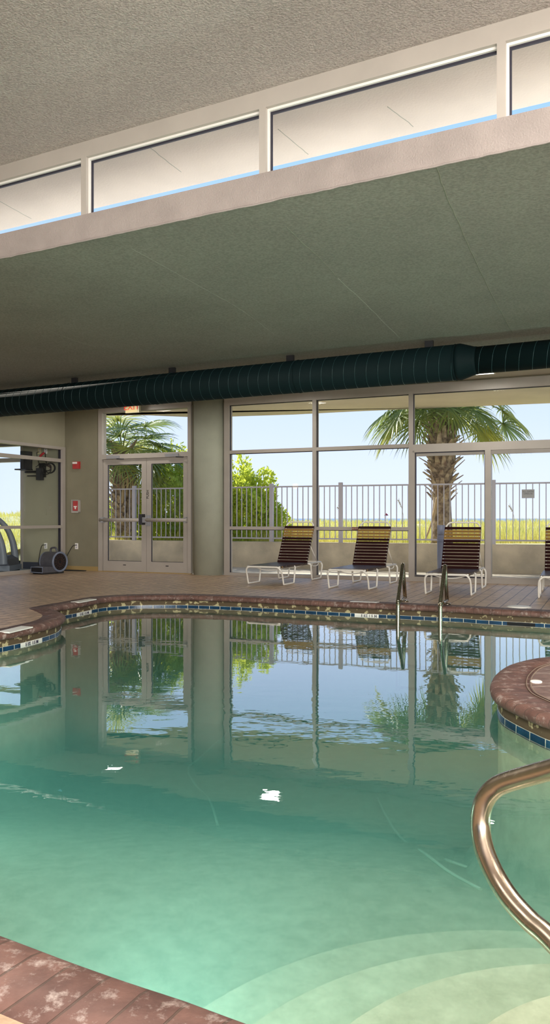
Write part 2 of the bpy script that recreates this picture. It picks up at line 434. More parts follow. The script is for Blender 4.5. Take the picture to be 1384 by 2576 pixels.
# smooth the normals a little so the offset stays clean at the notch
for _ in range(2):
    ONRM = [(ONRM[i-1]+ONRM[i]*1.0+ONRM[(i+1) % NOL]).normalized() for i in range(NOL)]
arcl = [0]
for i in range(NOL): arcl.append(arcl[-1]+(outline[(i+1) % NOL]-outline[i]).length)
def sweep(mb, prof, smooth=True, rng=None):
    """prof: list of (outward offset, z). uv = (arc length, profile length)"""
    pl = [0]
    for a, b in zip(prof, prof[1:]): pl.append(pl[-1]+math.hypot(b[0]-a[0], b[1]-a[1]))
    k0 = len(mb.v); m = len(prof)
    for i in range(NOL):
        for (o, z) in prof:
            p = outline[i]+ONRM[i]*o; mb.v.append((p.x, p.y, z))
    for i in (rng or range(NOL)):
        i2 = (i+1) % NOL
        for j in range(m-1):
            mb.face((k0+i*m+j, k0+i*m+j+1, k0+i2*m+j+1, k0+i2*m+j), smooth,
                    [(arcl[i], pl[j]), (arcl[i], pl[j+1]), (arcl[i+1], pl[j+1]), (arcl[i+1], pl[j])])
CW = .235
def inside(poly, x, y):
    c = False; j = len(poly)-1
    for i in range(len(poly)):
        a = poly[i]; b = poly[j]
        if (a[1] > y) != (b[1] > y) and x < (b[0]-a[0])*(y-a[1])/(b[1]-a[1])+a[0]: c = not c
        j = i
    return c
def fillpoly(outer, hole=None, z=0.0, zf=None, grid=None):
    """constrained triangulation; returns verts, faces inside outer and outside hole"""
    vs = [Vector((p[0], p[1])) for p in outer]; n0 = len(vs)
    ed = [(i, (i+1) % n0) for i in range(n0)]
    if hole:
        k0 = len(vs); vs += [Vector((p[0], p[1])) for p in hole]; m = len(hole)
        ed += [(k0+i, k0+(i+1) % m) for i in range(m)]
    if grid: vs += [Vector(p) for p in grid]
    r = delaunay_2d_cdt(vs, ed, [], 0, 1e-5)
    mb = MB(); mb.v = [(v.x, v.y, zf(v.x, v.y) if zf else z) for v in r[0]]
    for f in r[2]:
        cx = sum(r[0][i].x for i in f)/len(f); cy = sum(r[0][i].y for i in f)/len(f)
        if inside(outer, cx, cy) and not (hole and inside(hole, cx, cy)):
            a, b, c_ = (r[0][i] for i in f[:3])
            ar = (b.x-a.x)*(c_.y-a.y)-(b.y-a.y)*(c_.x-a.x)
            mb.face(f if ar > 0 else f[::-1], bool(zf))
    return mb

# ------------------------------------------------------------------ room shell
GC = Vector((-4.15, wallY(-4.15), 0))                # corner with the exercise room glazing
gdir = Vector((-.56, -1.0*K, 0)).normalized(); gn = Vector((gdir.y, -gdir.x, 0))   # gn points away from pool room (left)
if gn.x > 0: gn = -gn
def Gm(s, n, z): p = GC+gdir*s+gn*n; return (p.x, p.y, z)
GL = 5.2
ge = GC+gdir*GL
RE = Vector(W(SR, 0, 0))
BACK = -5.5; LEFT = -7.6; RIGHT = 7.6
room = [(LEFT, BACK), (RIGHT, BACK), (RIGHT, RE.y), (RE.x, RE.y), (GC.x, GC.y), (ge.x, ge.y), (LEFT, ge.y)]
hole = [((outline[i]+ONRM[i]*(CW-.004)).x, (outline[i]+ONRM[i]*(CW-.004)).y) for i in range(NOL)]
# thin the hole ring at the notch where offset points crowd
hc = [hole[0]]
for p in hole[1:]:
    if math.hypot(p[0]-hc[-1][0], p[1]-hc[-1][1]) > .02: hc.append(p)
fl = struct(fillpoly(room, hc, 0).build('floor', 'pavers'))
# coping
cp = MB()
sweep(cp, [(CW, -.05), (CW, 0), (.05, .002), (.02, -.003), (.004, -.014), (-.004, -.032), (.0, -.05), (.012, -.064), (.035, -.07), (.06, -.07)])
coping = struct(cp.build('pool_coping', 'coping'))
# rough stone slab inside the rounded peninsula
pin = [p for p in hole if p[0] > 1.2 and 2.9*k < p[1] < 5.6*k]
ix = [i for i in range(NOL) if outline[i].x > 1.2 and 3.25*k < outline[i].y < 5.4*k and outline[i].x < 2.6]
pin = [(hole[i][0], hole[i][1]) for i in ix]
pcx = 2.9
ordp = sorted(pin, key=lambda p: math.atan2(p[1]-4.3*k, p[0]-2.3))
sp = [p for p in pin]
mid = (2.2, 4.3*k)
sp.sort(key=lambda p: (math.atan2(p[1]-mid[1], p[0]-mid[0])) % (2*PI))
poly = [(p[0], p[1]) for p in sp]+[(3.0, 3.2*k), (3.0, 5.7*k)]
poly.sort(key=lambda p: (math.atan2(p[1]-mid[1], p[0]-mid[0])) % (2*PI))
slab = fillpoly(poly, None, .003)
struct(slab.build('stone_slab', 'stone'))
# groove with two sealant beads between coping and slab
gr = MB(); 
gl_ = [i for i in ix]
def ringpath(off, z, ids): return [tuple(outline[i]+ONRM[i]*off+Vector((0, 0, z))) for i in ids]
gr.tube(ringpath(CW+.004, .0035, gl_), .0035, 6); gr.tube(ringpath(CW-.022, .003, gl_), .003, 6)
o = gr.build('sealant_bead', 'bead', coping)
# pool shell
def floorz(x, y):
    t = max(0, min(1, (y-4.1)/3.5)); t = t*t*(3-2*t)
    d = -1.02-.55*t
    # sloped apron with visible breaks
    e = (x*.55+y*.83)
    if e > 5.2: d -= .05
    return d
WO_ = .045
wall_mb = MB()
sweep(wall_mb, [(.06, -.069), (WO_, -.075), (WO_, -.132)], True)
basin = struct(wall_mb.build('pool_basin', 'grime'))
tb = MB(); sweep(tb, [(WO_-.004, -.130), (WO_-.006, -.186)], True)
tb.build('tile_band', 'tiles', basin)
pw = MB(); k0 = 0
for i in range(NOL):
    p = outline[i]+ONRM[i]*(WO_); q = outline[i]-ONRM[i]*.02; q2 = outline[i]-ONRM[i]*.16
    pw.v += [(p.x, p.y, -.184), (p.x, p.y, -.55), (q.x, q.y, floorz(q.x, q.y)+.12), (q2.x, q2.y, floorz(q2.x, q2.y)-.002)]
for i in range(NOL):
    i2 = (i+1) % NOL
    for j in range(3): pw.face((i*4+j, i*4+j+1, i2*4+j+1, i2*4+j), True)
pw.build('basin_wall', 'plaster', basin)
fo = [((outline[i]-ONRM[i]*.14).x, (outline[i]-ONRM[i]*.14).y) for i in range(0, NOL, 2)]
xs = [p[0] for p in fo]; ys = [p[1] for p in fo]
grid = [(x, y) for x in np.arange(min(xs), max(xs), .35) for y in np.arange(min(ys), max(ys), .35) if inside(fo, x, y)]
fillpoly(fo, None, 0, zf=floorz, grid=grid).build('basin_floor', 'plaster', basin)
# entry steps: four rounded treads
for (cy, R, z) in ((1.99, 1.60, -.84), (1.76, 1.35, -.66), (1.66, 1.00, -.47), (1.60, .60, -.28)):
    st = MB(); n = 72
    poly = []
    for j in range(n+1):
        a = PI*1.12*j/n-PI*.06; x = .95+R*math.cos(a); y = cy+R*math.sin(a); poly.append((x, y))
    # stop treads at the poolside wall
    lim = lambda x: K*(1.405-.48*(x+.015))-.02
    poly = [(x, max(y, lim(x))) for x, y in poly]
    poly2 = poly+[(poly[-1][0], lim(poly[-1][0])), (poly[0][0], lim(poly[0][0]))]
    st.prism(poly, -1.2, z)
    st.build('step', 'plaster', basin)
# pale hairline repairs on the pool floor
mat('plaster_pale', (.88, .86, .70), .9)
for ps in ([(950, 2010), (975, 2060), (1015, 2105), (1070, 2150), (1130, 2195), (1210, 2240)], [(570, 1845), (505, 1905), (474, 1935), (492, 1975), (528, 2015), (548, 2075)], [(1120, 2165), (1230, 2200), (1384, 2228)]):
    P_ = []
    for q in ps:
        h = -1.2
        for _ in range(6): x, y = g(*q, h); h = floorz(x, y)
        P_.append((x, y, h+.004))
    MB().tube(crom(P_, 6), .011, 6).build('crack_repair', 'plaster_pale', basin)
# skimmer opening: dark slot in the tile band
def near_idx(x, y): return min(range(NOL), key=lambda i: (outline[i].x-x)**2+(outline[i].y-y)**2)
def band(i0, i1, off, z0, z1, name, m, parent):
    mb = MB()
    ids = list(range(min(i0, i1), max(i0, i1)+1))
    for i in ids:
        p = outline[i]+ONRM[i]*off; mb.v += [(p.x, p.y, z0), (p.x, p.y, z1)]
    for a in range(len(ids)-1): mb.face((2*a, 2*a+1, 2*a+3, 2*a+2), True)
    return mb.build(name, m, parent)
sk = g(1313, 1537)
i0 = near_idx(*g(1279, 1534.8)); i1 = near_idx(*g(1350, 1538.8))
band(i0, i1, WO_-.010, -.134, -.182, 'skimmer_slot', 'inlet', basin)
# depth markings on the tile band
for (xa, ya, xb, yb, txt, flip) in ((891, 1516.6, 952, 1519, '5 FT 1.5 M', 0), (197, 1516, 238, 1508, '5 FT  1.5 M', 0), (60, 1583, 110, 1571, '5 FT  1.5 M', 0)):
    ia = near_idx(*g(xa, ya)); ib = near_idx(*g(xb, yb))
    mk = band(ia, ib, WO_-.011, -.131, -.187, 'depth_marker', 'white_tile', basin)
    im = (ia+ib)//2; p = outline[im]-ONRM[im]*(-(WO_-.013)); inn = -ONRM[im]
    xax = Vector((0, 0, 1)).cross(inn)           # text reads left to right seen from the pool
    M = Matrix(((xax.x, 0, inn.x, p.x), (xax.y, 0, inn.y, p.y), (xax.z, 1, inn.z, -.155), (0, 0, 0, 1)))
    text_obj('depth_text', txt, .045, M, 'dark_text', mk)
# white marker tiles and lids on the deck
def decktile(pts, z, name='deck_marker'):
    mb = MB(); mb.prism([g(*p) for p in pts][::-1], -.005, z); return mb.build(name, 'white_tile', coping)
decktile([(-6, 1590), (24, 1592), (83, 1578), (54, 1576)], .006)
decktile([(178, 1515), (200, 1516), (243, 1508), (225, 1507)], .006)
decktile([(880, 1514.2), (948, 1516.6), (955, 1515.2), (885, 1512.8)], .006)
lx, ly = g(1306, 1527)
lid = empty('skimmer_lid', (lx, ly, 0), 'round white skimmer lid set in the pavers at the far pool edge', 'skimmer lid')
MB().lathe([(.125, -.01), (.125, .006), (.12, .010), (.03, .011)], (lx, ly, 0), 40).build('cover', 'white_plastic', lid)
MB().lathe([(.138, -.01), (.138, .004), (.126, .004)], (lx, ly, 0), 40).build('rim', 'white_tile', lid)
dx, dy = g(1349, 1718)
cap = empty('anchor_cap', (dx, dy, 0), 'small round white cap in the stone of the rounded peninsula', 'deck cap')
MB().lathe([(.036, 0), (.036, .008), (.03, .012), (.01, .013)], (dx, dy, .003), 28).build('cap', 'white_plastic', cap)
# water
wo = [((outline[i]+ONRM[i]*(WO_+.006)).x, (outline[i]+ONRM[i]*(WO_+.006)).y) for i in range(NOL)]
wt = fillpoly(wo, None, -.154)
nv = len(wt.v); top = list(wt.v); tf = list(wt.f)
wt.v += [(x, y, -2.3) for x, y, z in top]
for f in tf: wt.face([i+nv for i in f][::-1])
# side walls from boundary edges
from collections import Counter
ec = Counter()
for f in tf:
    for a, b in zip(f, f[1:]+f[:1]): ec[(a, b)] += 1
for (a, b) in list(ec):
    if (b, a) not in ec: wt.face((b, a, a+nv, b+nv))
wt.uv = [None]*len(wt.f)
wtr = wt.build('pool_water', 'water')
tag(wtr, 'clear green pool water with the windows mirrored in it', 'water', kind='stuff')

# ---- ceilings
ua = Vector(Q(-7.5, 0, 0)); ub = Vector(Q(9.5, 0, 0))
cu = MB(); cu.hexa([(-9, BACK-.3, ZU), (9, BACK-.3, ZU), (ub.x, ub.y, ZU), (ua.x, ua.y, ZU), (-9, BACK-.3, ZU+.3), (9, BACK-.3, ZU+.3), (ub.x, ub.y, ZU+.3), (ua.x, ua.y, ZU+.3)])
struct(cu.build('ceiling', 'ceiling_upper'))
so = MB(); SOF = 1.10
so.box(-7.5, 9.5, .0, SOF, ZU, ZU+.3, Q)
struct(so.build('soffit', 'soffit'))
edge = [pt(-900, 15.6), pt(0, 15.1), pt(375, 14.87), pt(474, 15.1), pt(580, 15.04), pt(740, 14.75), pt(900, 14.3), pt(1130, 13.8), pt(1384, 13.3), pt(1700, 12.7)]
# the lower slab: room side of the wall is green-grey ceiling, outside is cream soffit
wl = Vector(W(-5.5, .06, 0)); wr = Vector(W(SR+1.5, .06, 0))
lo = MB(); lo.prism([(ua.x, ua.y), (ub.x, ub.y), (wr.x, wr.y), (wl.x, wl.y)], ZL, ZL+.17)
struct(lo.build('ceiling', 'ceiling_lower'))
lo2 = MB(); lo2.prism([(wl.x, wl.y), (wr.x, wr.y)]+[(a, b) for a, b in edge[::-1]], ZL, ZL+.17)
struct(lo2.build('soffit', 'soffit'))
rf = MB(); rf.prism([Q(-7.5, .32, 0)[:2], Q(9.5, .32, 0)[:2]]+[(a, b) for a, b in edge[::-1]], ZL+.171, ZL+.19)
struct(rf.build('roof', 'roof'))
# beam under the clerestory, with slightly ragged lower lip
bm = MB(); bm.box(-7.5, 9.5, -.004, .30, ZL+.001, ZB, Q)
struct(bm.build('beam', 'beam'))
lipm = MB(); rr = random.Random(3); pts = []
for i in range(260): pts.append(Q(-7.4+i*.065, -.003+rr.uniform(-.002, .002), ZL+.002+rr.uniform(-.003, .003)))
lipm.tube(pts, .007, 5); struct(lipm.build('trim_1', 'beam'))
# fine joints and cracks in the lower ceiling (raised plaster ridges)
def ridge(pxs, z, r, m, name='trim_2'):
    mb = MB(); P = []
    ps = [Vector((*g2(px, py, z), z)) for px, py in pxs]
    for p in crom(ps, 8): P.append((p.x+rr.uniform(-.004, .004), p.y+rr.uniform(-.004, .004), p.z-.0))
    mb.tube(P, r, 5); return struct(mb.build(name, m))
def g2(px, py, z):
    y = F*(z-CAMH)/(HY-py); return ((px-CX)*y/F, y)
mat('crack', (.20, .205, .15), .9); mat('crack_light', (.40, .40, .33), .9)
ridge([(1098, 418), (1125, 495), (1180, 620), (1222, 710), (1290, 838)], ZL, .0032, 'crack')
ridge([(722, 572), (760, 610), (800, 645), (850, 700)], ZL, .0026, 'crack')
ridge([(850, 700), (920, 765), (1005, 850)], ZL, .0018, 'crack_light')
ridge([(330, 625), (430, 680), (520, 730), (600, 775), (690, 840)], ZL, .0010, 'crack_light')
ridge([(120, 830), (190, 858), (240, 872)], ZL, .0010, 'crack_light')
ridge([(745, 588), (830, 570), (950, 545), (1100, 512)], ZL, .0010, 'crack')

# joints and spots in the upper outside soffit
for ps in ([(372, 367), (455, 433)], [(-20, 495), (78, 550)], [(700, 325), (775, 388)], [(975, 268), (1040, 318)]):
    ridge(ps, ZU, .003, 'crack_light')
# ---- clerestory windows
mull = [S2(210), S2(660), S2(1261)]
stp = (mull[2]-mull[0])/2
ms = [mull[0]-3*stp, mull[0]-2*stp, mull[0]-stp, mull[0], mull[1], mull[2], mull[2]+stp, mull[2]+2*stp, mull[2]+3*stp]
for wi, (a, b) in enumerate(zip(ms, ms[1:])):
    cx = Q((a+b)/2, .04, ZB)
    w = empty('window_%d' % (wi+1), cx, kind='structure')
    fr = MB()
    fr.box(a, b, .0, .09, ZU-.125, ZU, Q)               # head
    fr.box(a-.0, a+.026, .0, .09, ZB, ZU-.125, Q); fr.box(b-.026, b, .0, .09, ZB, ZU-.125, Q)
    fr.box(a+.026, b-.026, .02, .09, ZB, ZB+.012, Q)
    fr.build('window_frame', 'frame', w)
    st = MB()                                            # stop beads: bright with dark gasket
    st.box(a+.026, b-.026, .028, .046, ZU-.142, ZU-.125, Q); st.box(a+.026, a+.040, .028, .046, ZB+.012, ZU-.142, Q)
    st.build('glazing_bead', 'frame_bright', w)
    gk = MB()
    gk.box(a+.026, b-.026, .046, .062, ZU-.158, ZU-.125, Q); gk.box(a+.026, a+.052, .046, .062, ZB+.012, ZU-.158, Q)
    gk.build('gasket', 'gasket', w)
    gp = MB(); gp.box(a+.02, b-.02, .064, .070, ZB+.005, ZU-.13, Q); gp.build('pane', 'glass', w)

# ---- seaward wall pieces
def sb(mb, s0, s1, n0, n1, z0, z1): return mb.box(s0, s1, n0, n1, z0, z1, W)
sD0, sD1 = S(250), S(483)            # door bay
sW0, sW1 = S(566), SR                # window bay
wf = MB(); sb(wf, 0, sD0, 0, .2, 0, ZL)
sb(wf, sD1, sW0, .02, .2, 0, ZL)     # behind the column
sb(wf, sD0, sD1, 0, .15, WT, ZL); sb(wf, sW0, SR, -.0, .15, WT, ZL)
wfo = struct(wf.build('wall_front', 'olive'))
hd = MB(); sb(hd, sW0, SR, -.03, .0, WT-.02, ZL-.02); sb(hd, sD0, sD1, -.03, .0, WT-.02, ZL-.02)
struct(hd.build('trim_3', 'frame'))
# exterior wall of the exercise room with its window
sg = -1.03                            # window edge
gw = MB(); sb(gw, sg, 0, 0, .2, 0, ZL); sb(gw, -5.4, sg, 0, .2, 2.55, ZL)
struct(gw.build('wall_front', 'gym_wall'))
bbm = MB(); sb(bbm, .02, sD0-.02, -.014, 0, 0, .085); struct(bbm.build('baseboard_front', 'tan_baseboard'))
bb2 = MB(); sb(bb2, sg, -.12, -.014, 0, 0, .14); struct(bb2.build('baseboard_front', 'dark_baseboard'))
# exercise room window to outside
wn = 9
w = empty('window_%d' % wn, W(-3, 0, 0), kind='structure')
fr = MB(); sb(fr, -5.4, sg, -.02, .10, 0, .07); sb(fr, -5.4, sg, -.02, .1, 2.49, 2.56); sb(fr, sg-.06, sg, -.02, .1, .07, 2.49); sb(fr, -5.4, sg-.06, -.02, .1, 2.17, 2.25)
sb(fr, -3.0, -2.94, -.02, .1, .07, 2.49)
fr.build('window_frame', 'frame', w)
for (a, b, c_, d) in ((-2.94, sg-.06, .07, 2.17), (-2.94, sg-.06, 2.25, 2.49), (-5.4, -3, .07, 2.49)):
    p = MB(); sb(p, a, b, .04, .046, c_, d); p.build('pane', 'glass', w)

# glazing of the exercise room
zs_t = 2.42
w = empty('window_12', Gm(2, 0, 0), kind='structure')
fr = MB()
fr.box(0.02, GL, -.03, .08, zs_t-.055, zs_t, Gm); fr.box(0.02, GL, -.03, .08, 0, .06, Gm)
fr.box(0.02, .10, -.03, .08, .06, zs_t-.055, Gm)
fr.box(.10, GL, -.02, .07, .83, .885, Gm); fr.box(.10, GL, -.02, .07, 2.12, 2.185, Gm)
fr.box(2.55, 2.61, -.02, .07, .06, zs_t-.055, Gm)
fr.build('window_frame', 'frame', w)
gk = MB(); gk.box(.10, .125, .02, .06, .06, zs_t-.055, Gm); gk.build('gasket', 'gasket', w)
for (a, b) in ((.10, 2.55), (2.61, GL)):
    for (c_, d) in ((.06, .83), (.885, 2.12), (2.185, zs_t-.055)):
        p = MB(); p.box(a, b, .022, .028, c_, d, Gm); p.build('pane', 'glass', w)
wm = MB(); wm.box(0, GL, 0, .15, zs_t, ZL, Gm); struct(wm.build('wall_left', 'gym_wall'))
gf = MB(); e2 = Gm(GL, .0, 0)
gf.prism([Gm(0.0, 0.02, 0)[:2], W(-5.5, 0, 0)[:2], (-9.5, e2[1]), e2[:2]][::-1], -.02, .004); struct(gf.build('floor', 'gym_floor'))
# walls around the rest of the room (behind and beside the camera)
wm = MB(); wm.box(LEFT-.2, LEFT, BACK, ge.y, 0, ZU); wm.box(LEFT-3, ge.x, ge.y-.2, ge.y, 0, ZL); wm.box(-9.6, -9.4, ge.y, 18.3, 0, ZL)
struct(wm.build('wall_left', 'olive'))
wm = MB(); wm.box(RIGHT, RIGHT+.2, BACK, 13.6, 0, ZU); struct(wm.build('wall_right', 'olive'))
wm = MB(); wm.box(LEFT, RIGHT, BACK-.2, BACK, 0, .5); wm.box(LEFT, RIGHT, BACK-.2, BACK, 3.5, ZU)
for a, b in ((LEFT, -6.4), (-2.3, -2.0), (2.0, 2.3), (6.4, RIGHT)): wm.box(a, b, BACK-.2, BACK, .5, 3.5)
struct(wm.build('wall_back', 'olive'))

# ---- double door with transom
dcen = W((sD0+sD1)/2, 0, 0)
d = empty('door_1', dcen, kind='structure')
zt = 2.20                          # transom bar centre
fr = MB()
fw = .085
sb(fr, sD0, sD0+fw, -.04, .11, 0, WT); sb(fr, sD1-.07, sD1, -.04, .11, 0, WT)
sb(fr, sD0+fw, sD1-.07, -.04, .11, 2.155, 2.245); sb(fr, sD0+fw, sD1-.07, -.04, .11, WT-.05, WT)
fr.build('door_frame', 'frame', d)
tr = MB(); sb(tr, sD0+fw, sD1-.07, .03, .036, 2.245, WT-.05); tr.build('transom_pane', 'glass', d)
seam = S(368.5); L0 = sD0+fw+.008; L1 = sD1-.07-.008
def leaf(a, b, hinge_left):
    l = MB(); st = .105
    sb(l, a, a+st, 0, .045, .01, 2.15); sb(l, b-st, b, 0, .045, .01, 2.15)
    sb(l, a+st, b-st, 0, .045, .01, .205); sb(l, a+st, b-st, 0, .045, 2.045, 2.15)
    lf = l.build('door_leaf', 'frame', d)
    p = MB(); sb(p, a+st, b-st, .02, .026, .205, 2.045); p.build('pane', 'glass', lf)
    gk = MB(); sb(gk, a+st, a+st+.010, -.0, .02, .205, 2.045); sb(gk, a+st, b-st, -.0, .02, 2.036, 2.045); sb(gk, a+st+.01, b-st, 0, .02, .205, .212); gk.build('gasket', 'gasket', lf)
    pb = MB(); pb.tube([W(a-.03 if hinge_left else a+.03, -.075, .99), W(b-.03 if hinge_left else b+.02, -.075, .99)], .034, 12)
    o = pb.build('push_bar', 'frame', lf)
    eb = MB(); sb(eb, a+.0, a+.05, -.10, 0, .94, 1.04); sb(eb, b-.05, b-.0, -.10, 0, .94, 1.04); eb.build('bar_bracket', 'grey_metal', o)
    bl = MB(); sb(bl, (a+b)/2-.03, (a+b)/2+.03, -.004, 0, .125, .14); bl.build('vent_slot', 'black', lf)
    cl = MB(); cs = a+.12 if hinge_left else b-.45
    sb(cl, cs, cs+.28, -.075, -.0, 2.16, 2.215); c1 = cl.build('door_closer', 'grey_metal', lf)
    ar = MB(); ar.tube([W(cs+.22, -.05, 2.155), W(cs+.40, -.09, 2.145)], .010, 6); ar.build('closer_arm', 'black_soft', c1)
    return lf
lf1 = leaf(L0, seam-.003, True); lf2 = leaf(seam+.003, L1, False)
lk = MB(); sb(lk, seam-.10, seam-.03, -.11, -.0, .90, 1.10); lk.build('latch', 'black_soft', lf1)
lk = MB(); sb(lk, seam+.02, seam+.09, -.06, -.0, .88, 1.08); lk.build('latch', 'grey_metal', lf2)
def wall_text(name, txt, size, s, n, z, m, parent, vertical=False):
    x, y, _ = W(s, n, 0)
    M = Matrix(((u.x, 0, -nrm.x, x), (u.y, 0, -nrm.y, y), (0, 1, 0, z), (0, 0, 0, 1)))
    if vertical: M = M @ Matrix.Rotation(PI/2, 4, 'Z')
    return text_obj(name, txt, size, M, m, parent)
wall_text('door_lettering', 'PUSH', .07, seam+.03, -.002, 1.47, 'black', lf2, True)
th = MB(); sb(th, sD0, sD1, -.06, .12, 0, .012); th.build('threshold', 'tan_baseboard', d)

# ---- fixed window bay
sM = [S(573), S(792.5), S(1035), S(1229)]
w = empty('window_10', W(sM[1], 0, 0), kind='structure')
fr = MB()
sb(fr, sW0, sW0+.10, -.04, .10, 0, WT)
sb(fr, sM[1]-.033, sM[1]+.033, -.04, .10, 0, WT); sb(fr, sM[2]-.034, sM[2]+.034, -.05, .11, 0, WT)
cols = [(sW0+.10, sM[1]-.033), (sM[1]+.033, sM[2]-.034)]
for a, b in cols:
    sb(fr, a, b, -.04, .10, 0, .05); sb(fr, a, b, -.04, .10, .82, .875); sb(fr, a, b, -.04, .10, 2.175, 2.235); sb(fr, a, b, -.04, .10, WT-.055, WT)
fr.build('window_frame', 'frame', w)
gk = MB()
for a, b in cols:
    for c_, d_ in ((.05, .82), (.875, 2.175), (2.235, WT-.055)):
        p = MB(); sb(p, a, b, .03, .036, c_, d_); p.build('pane', 'glass', w)
        sb(gk, a, a+.012, .0, .03, c_, d_); sb(gk, a, b, .0, .03, d_-.010, d_)
gk.build('gasket', 'gasket', w)
lb = MB(); sa = S(887); sb(lb, sa, S(907), -.044, -.04, .825, .87); lbo = lb.build('warning_label', 'sign_brown', w)
wall_text('label_text', 'NO DIVING', .026, (sa+S(907))/2, -.046, .847, 'sign_light', lbo)

# ---- sliding door bay with transoms above
s0 = sM[2]+.034
w = empty('window_11', W(s0+1.5, 0, 0), kind='structure')
fr = MB(); sb(fr, s0, SR, -.05, .11, 2.12, 2.22); sb(fr, s0, SR, -.04, .10, WT-.055, WT)
fr.build('window_frame', 'frame', w)
p = MB(); sb(p, s0, s0+3.3, .03, .036, 2.22, WT-.055); p.build('pane', 'glass', w)
p = MB(); sb(p, s0+3.3, SR, .03, .036, 2.22, WT-.055); p.build('pane', 'glass', w)
gk = MB(); sb(gk, s0, s0+.012, 0, .03, 2.22, WT-.055); sb(gk, s0, SR, 0, .03, WT-.066, WT-.055); gk.build('gasket', 'gasket', w)
d = empty('door_2', W(s0+1.5, 0, 0), kind='structure')
sE = S(1229); wE = sE-s0
e1 = sE+wE+.0
fr = MB(); sb(fr, s0, SR, -.05, .11, 0, .075); sb(fr, sE-.045, sE+.045, -.06, .10, .075, 2.12)
sb(fr, s0, s0+.03, -.05, .1, .075, 2.12); sb(fr, s0, SR, -.05, .11, 2.09, 2.12)
x = sE+1.28
while x < SR: sb(fr, x-.045, x+.045, -.06, .10, .075, 2.12); x += 1.28
fr.build('door_frame', 'frame', d)
a0, b0 = s0+.03, sE-.045
pl_ = MB(); sb(pl_, a0, b0, .0, .05, .075, .10); sb(pl_, a0, b0, .0, .05, 2.03, 2.09)
po = pl_.build('sliding_panel', 'frame', d)
gk = MB(); sb(gk, a0, a0+.015, -.01, .03, .10, 2.09); sb(gk, a0, b0, -.012, 0, 2.075, 2.09); sb(gk, b0-.015, b0, -.01, .03, .10, 2.03); sb(gk, a0, b0, -.012, 0, .075, .092); gk.build('gasket', 'gasket', po)
p = MB(); sb(p, a0, b0, .02, .026, .10, 2.03); p.build('pane', 'glass', po)
x0_ = sE+.045
while x0_ < SR-.3:
    x1_ = min(x0_+1.19, SR)
    p2 = MB(); sb(p2, x0_, x1_, .0, .05, .075, .10); sb(p2, x0_, x1_, .0, .05, 2.03, 2.09)
    po = p2.build('sliding_panel', 'frame', d)
    p = MB(); sb(p, x0_, x1_, .02, .026, .10, 2.03); p.build('pane', 'glass', po)
    x0_ += 1.28

# ---- column
cs = S(525); cpos = W(cs, .05, 0); crad = (S(566)-S(485))*.5*.985
crad = 40.5*math.hypot(cpos[0], cpos[1])/F*1.0
cm = MB(); cm.lathe([(crad, 0), (crad, 1.6), (crad, ZL)], (cpos[0], cpos[1], 0), 64)
struct(cm.build('column', 'column'))

# ------------------------------------------------------------------ duct
dz = 1.905+CAMH
dA = Vector(pt(188, 10.9)); dB = Vector(pt(1080, 8.63)); dd = (dB-dA).normalized()
DA = Vector((dA.x, dA.y, dz)); DD = Vector((dd.x, dd.y, 0))
Sred = (Vector(pt(1158, 8.44))-dA).dot(dd); Send = Sred+5.5; Sbeg = -4.6
duct = empty('air_duct', tuple(DA), 'long dark green round spiral duct hung under the ceiling', 'duct')
R1, R2 = .217, .163
def along(s, z=0): p = DA+DD*s; return (p.x, p.y, p.z+z)
m1 = MB(); m1.tube([along(Sbeg), along(Sred-.02)], R1, 48); m1.build('wide_section', 'duct', duct)
m2 = MB(); m2.tube([along(Sred+.16), along(Send)], R2, 48); m2.build('narrow_section', 'duct', duct)
m3 = MB(); m3.tube([along(Sred-.04), along(Sred), along(Sred+.02), along(Sred+.17), along(Sred+.2)], [R1+.003, R1+.004, R1-.002, R2+.006, R2+.004], 48); m3.build('reducer', 'duct', duct)
def helix(s_a, s_b, R, pitch=.155):
    side = Vector((-DD.y, DD.x, 0)); pts = []; n = int((s_b-s_a)/pitch*28)
    for i in range(n):
        t = i/28; s = s_a+t*pitch; a = -2*PI*t
        pts.append(tuple(DA+DD*s+side*math.cos(a)*R+Vector((0, 0, math.sin(a)*R))))
    return MB().tube(pts, .0028, 5)
helix(Sbeg, Sred-.05, R1+.0005).build('spiral_seam', 'duct_seam', duct)
helix(Sred+.18, Send, R2+.0005).build('spiral_seam', 'duct_seam', duct)
def ring(s, R, r, m, name):
    side = Vector((-DD.y, DD.x, 0)); pts = [tuple(DA+DD*s+side*math.cos(2*PI*i/40)*R+Vector((0, 0, math.sin(2*PI*i/40)*R))) for i in range(40)]
    return MB().tube(pts, r, 6, closed=True).build(name, m, duct)
for s, R in ((-.08, R1), (1.55, R1), (Sred-.06, R1), (Sred+1.35, R2), (Sred+1.42, R2), (3.9, R1)): ring(s, R, .006, 'duct', 'joint_ring')
for px, z in ((188, 10.9), (438, 10.2), (730, 9.39), (1080, 8.63)):
    s = (Vector(pt(px, z))-dA).dot(dd)
    hb = MB(); a = along(s)
    side = Vector((-DD.y, DD.x, 0))
    c8 = []
    for zz in (R1-.03, ZL-dz+.002):
        for (i, j) in ((-1, -1), (1, -1), (1, 1), (-1, 1)):
            q = DA+DD*(s+i*.052)+side*j*.02; c8.append((q.x, q.y, dz+zz))
    hb.hexa(c8); hb.build('hanger', 'black', duct)

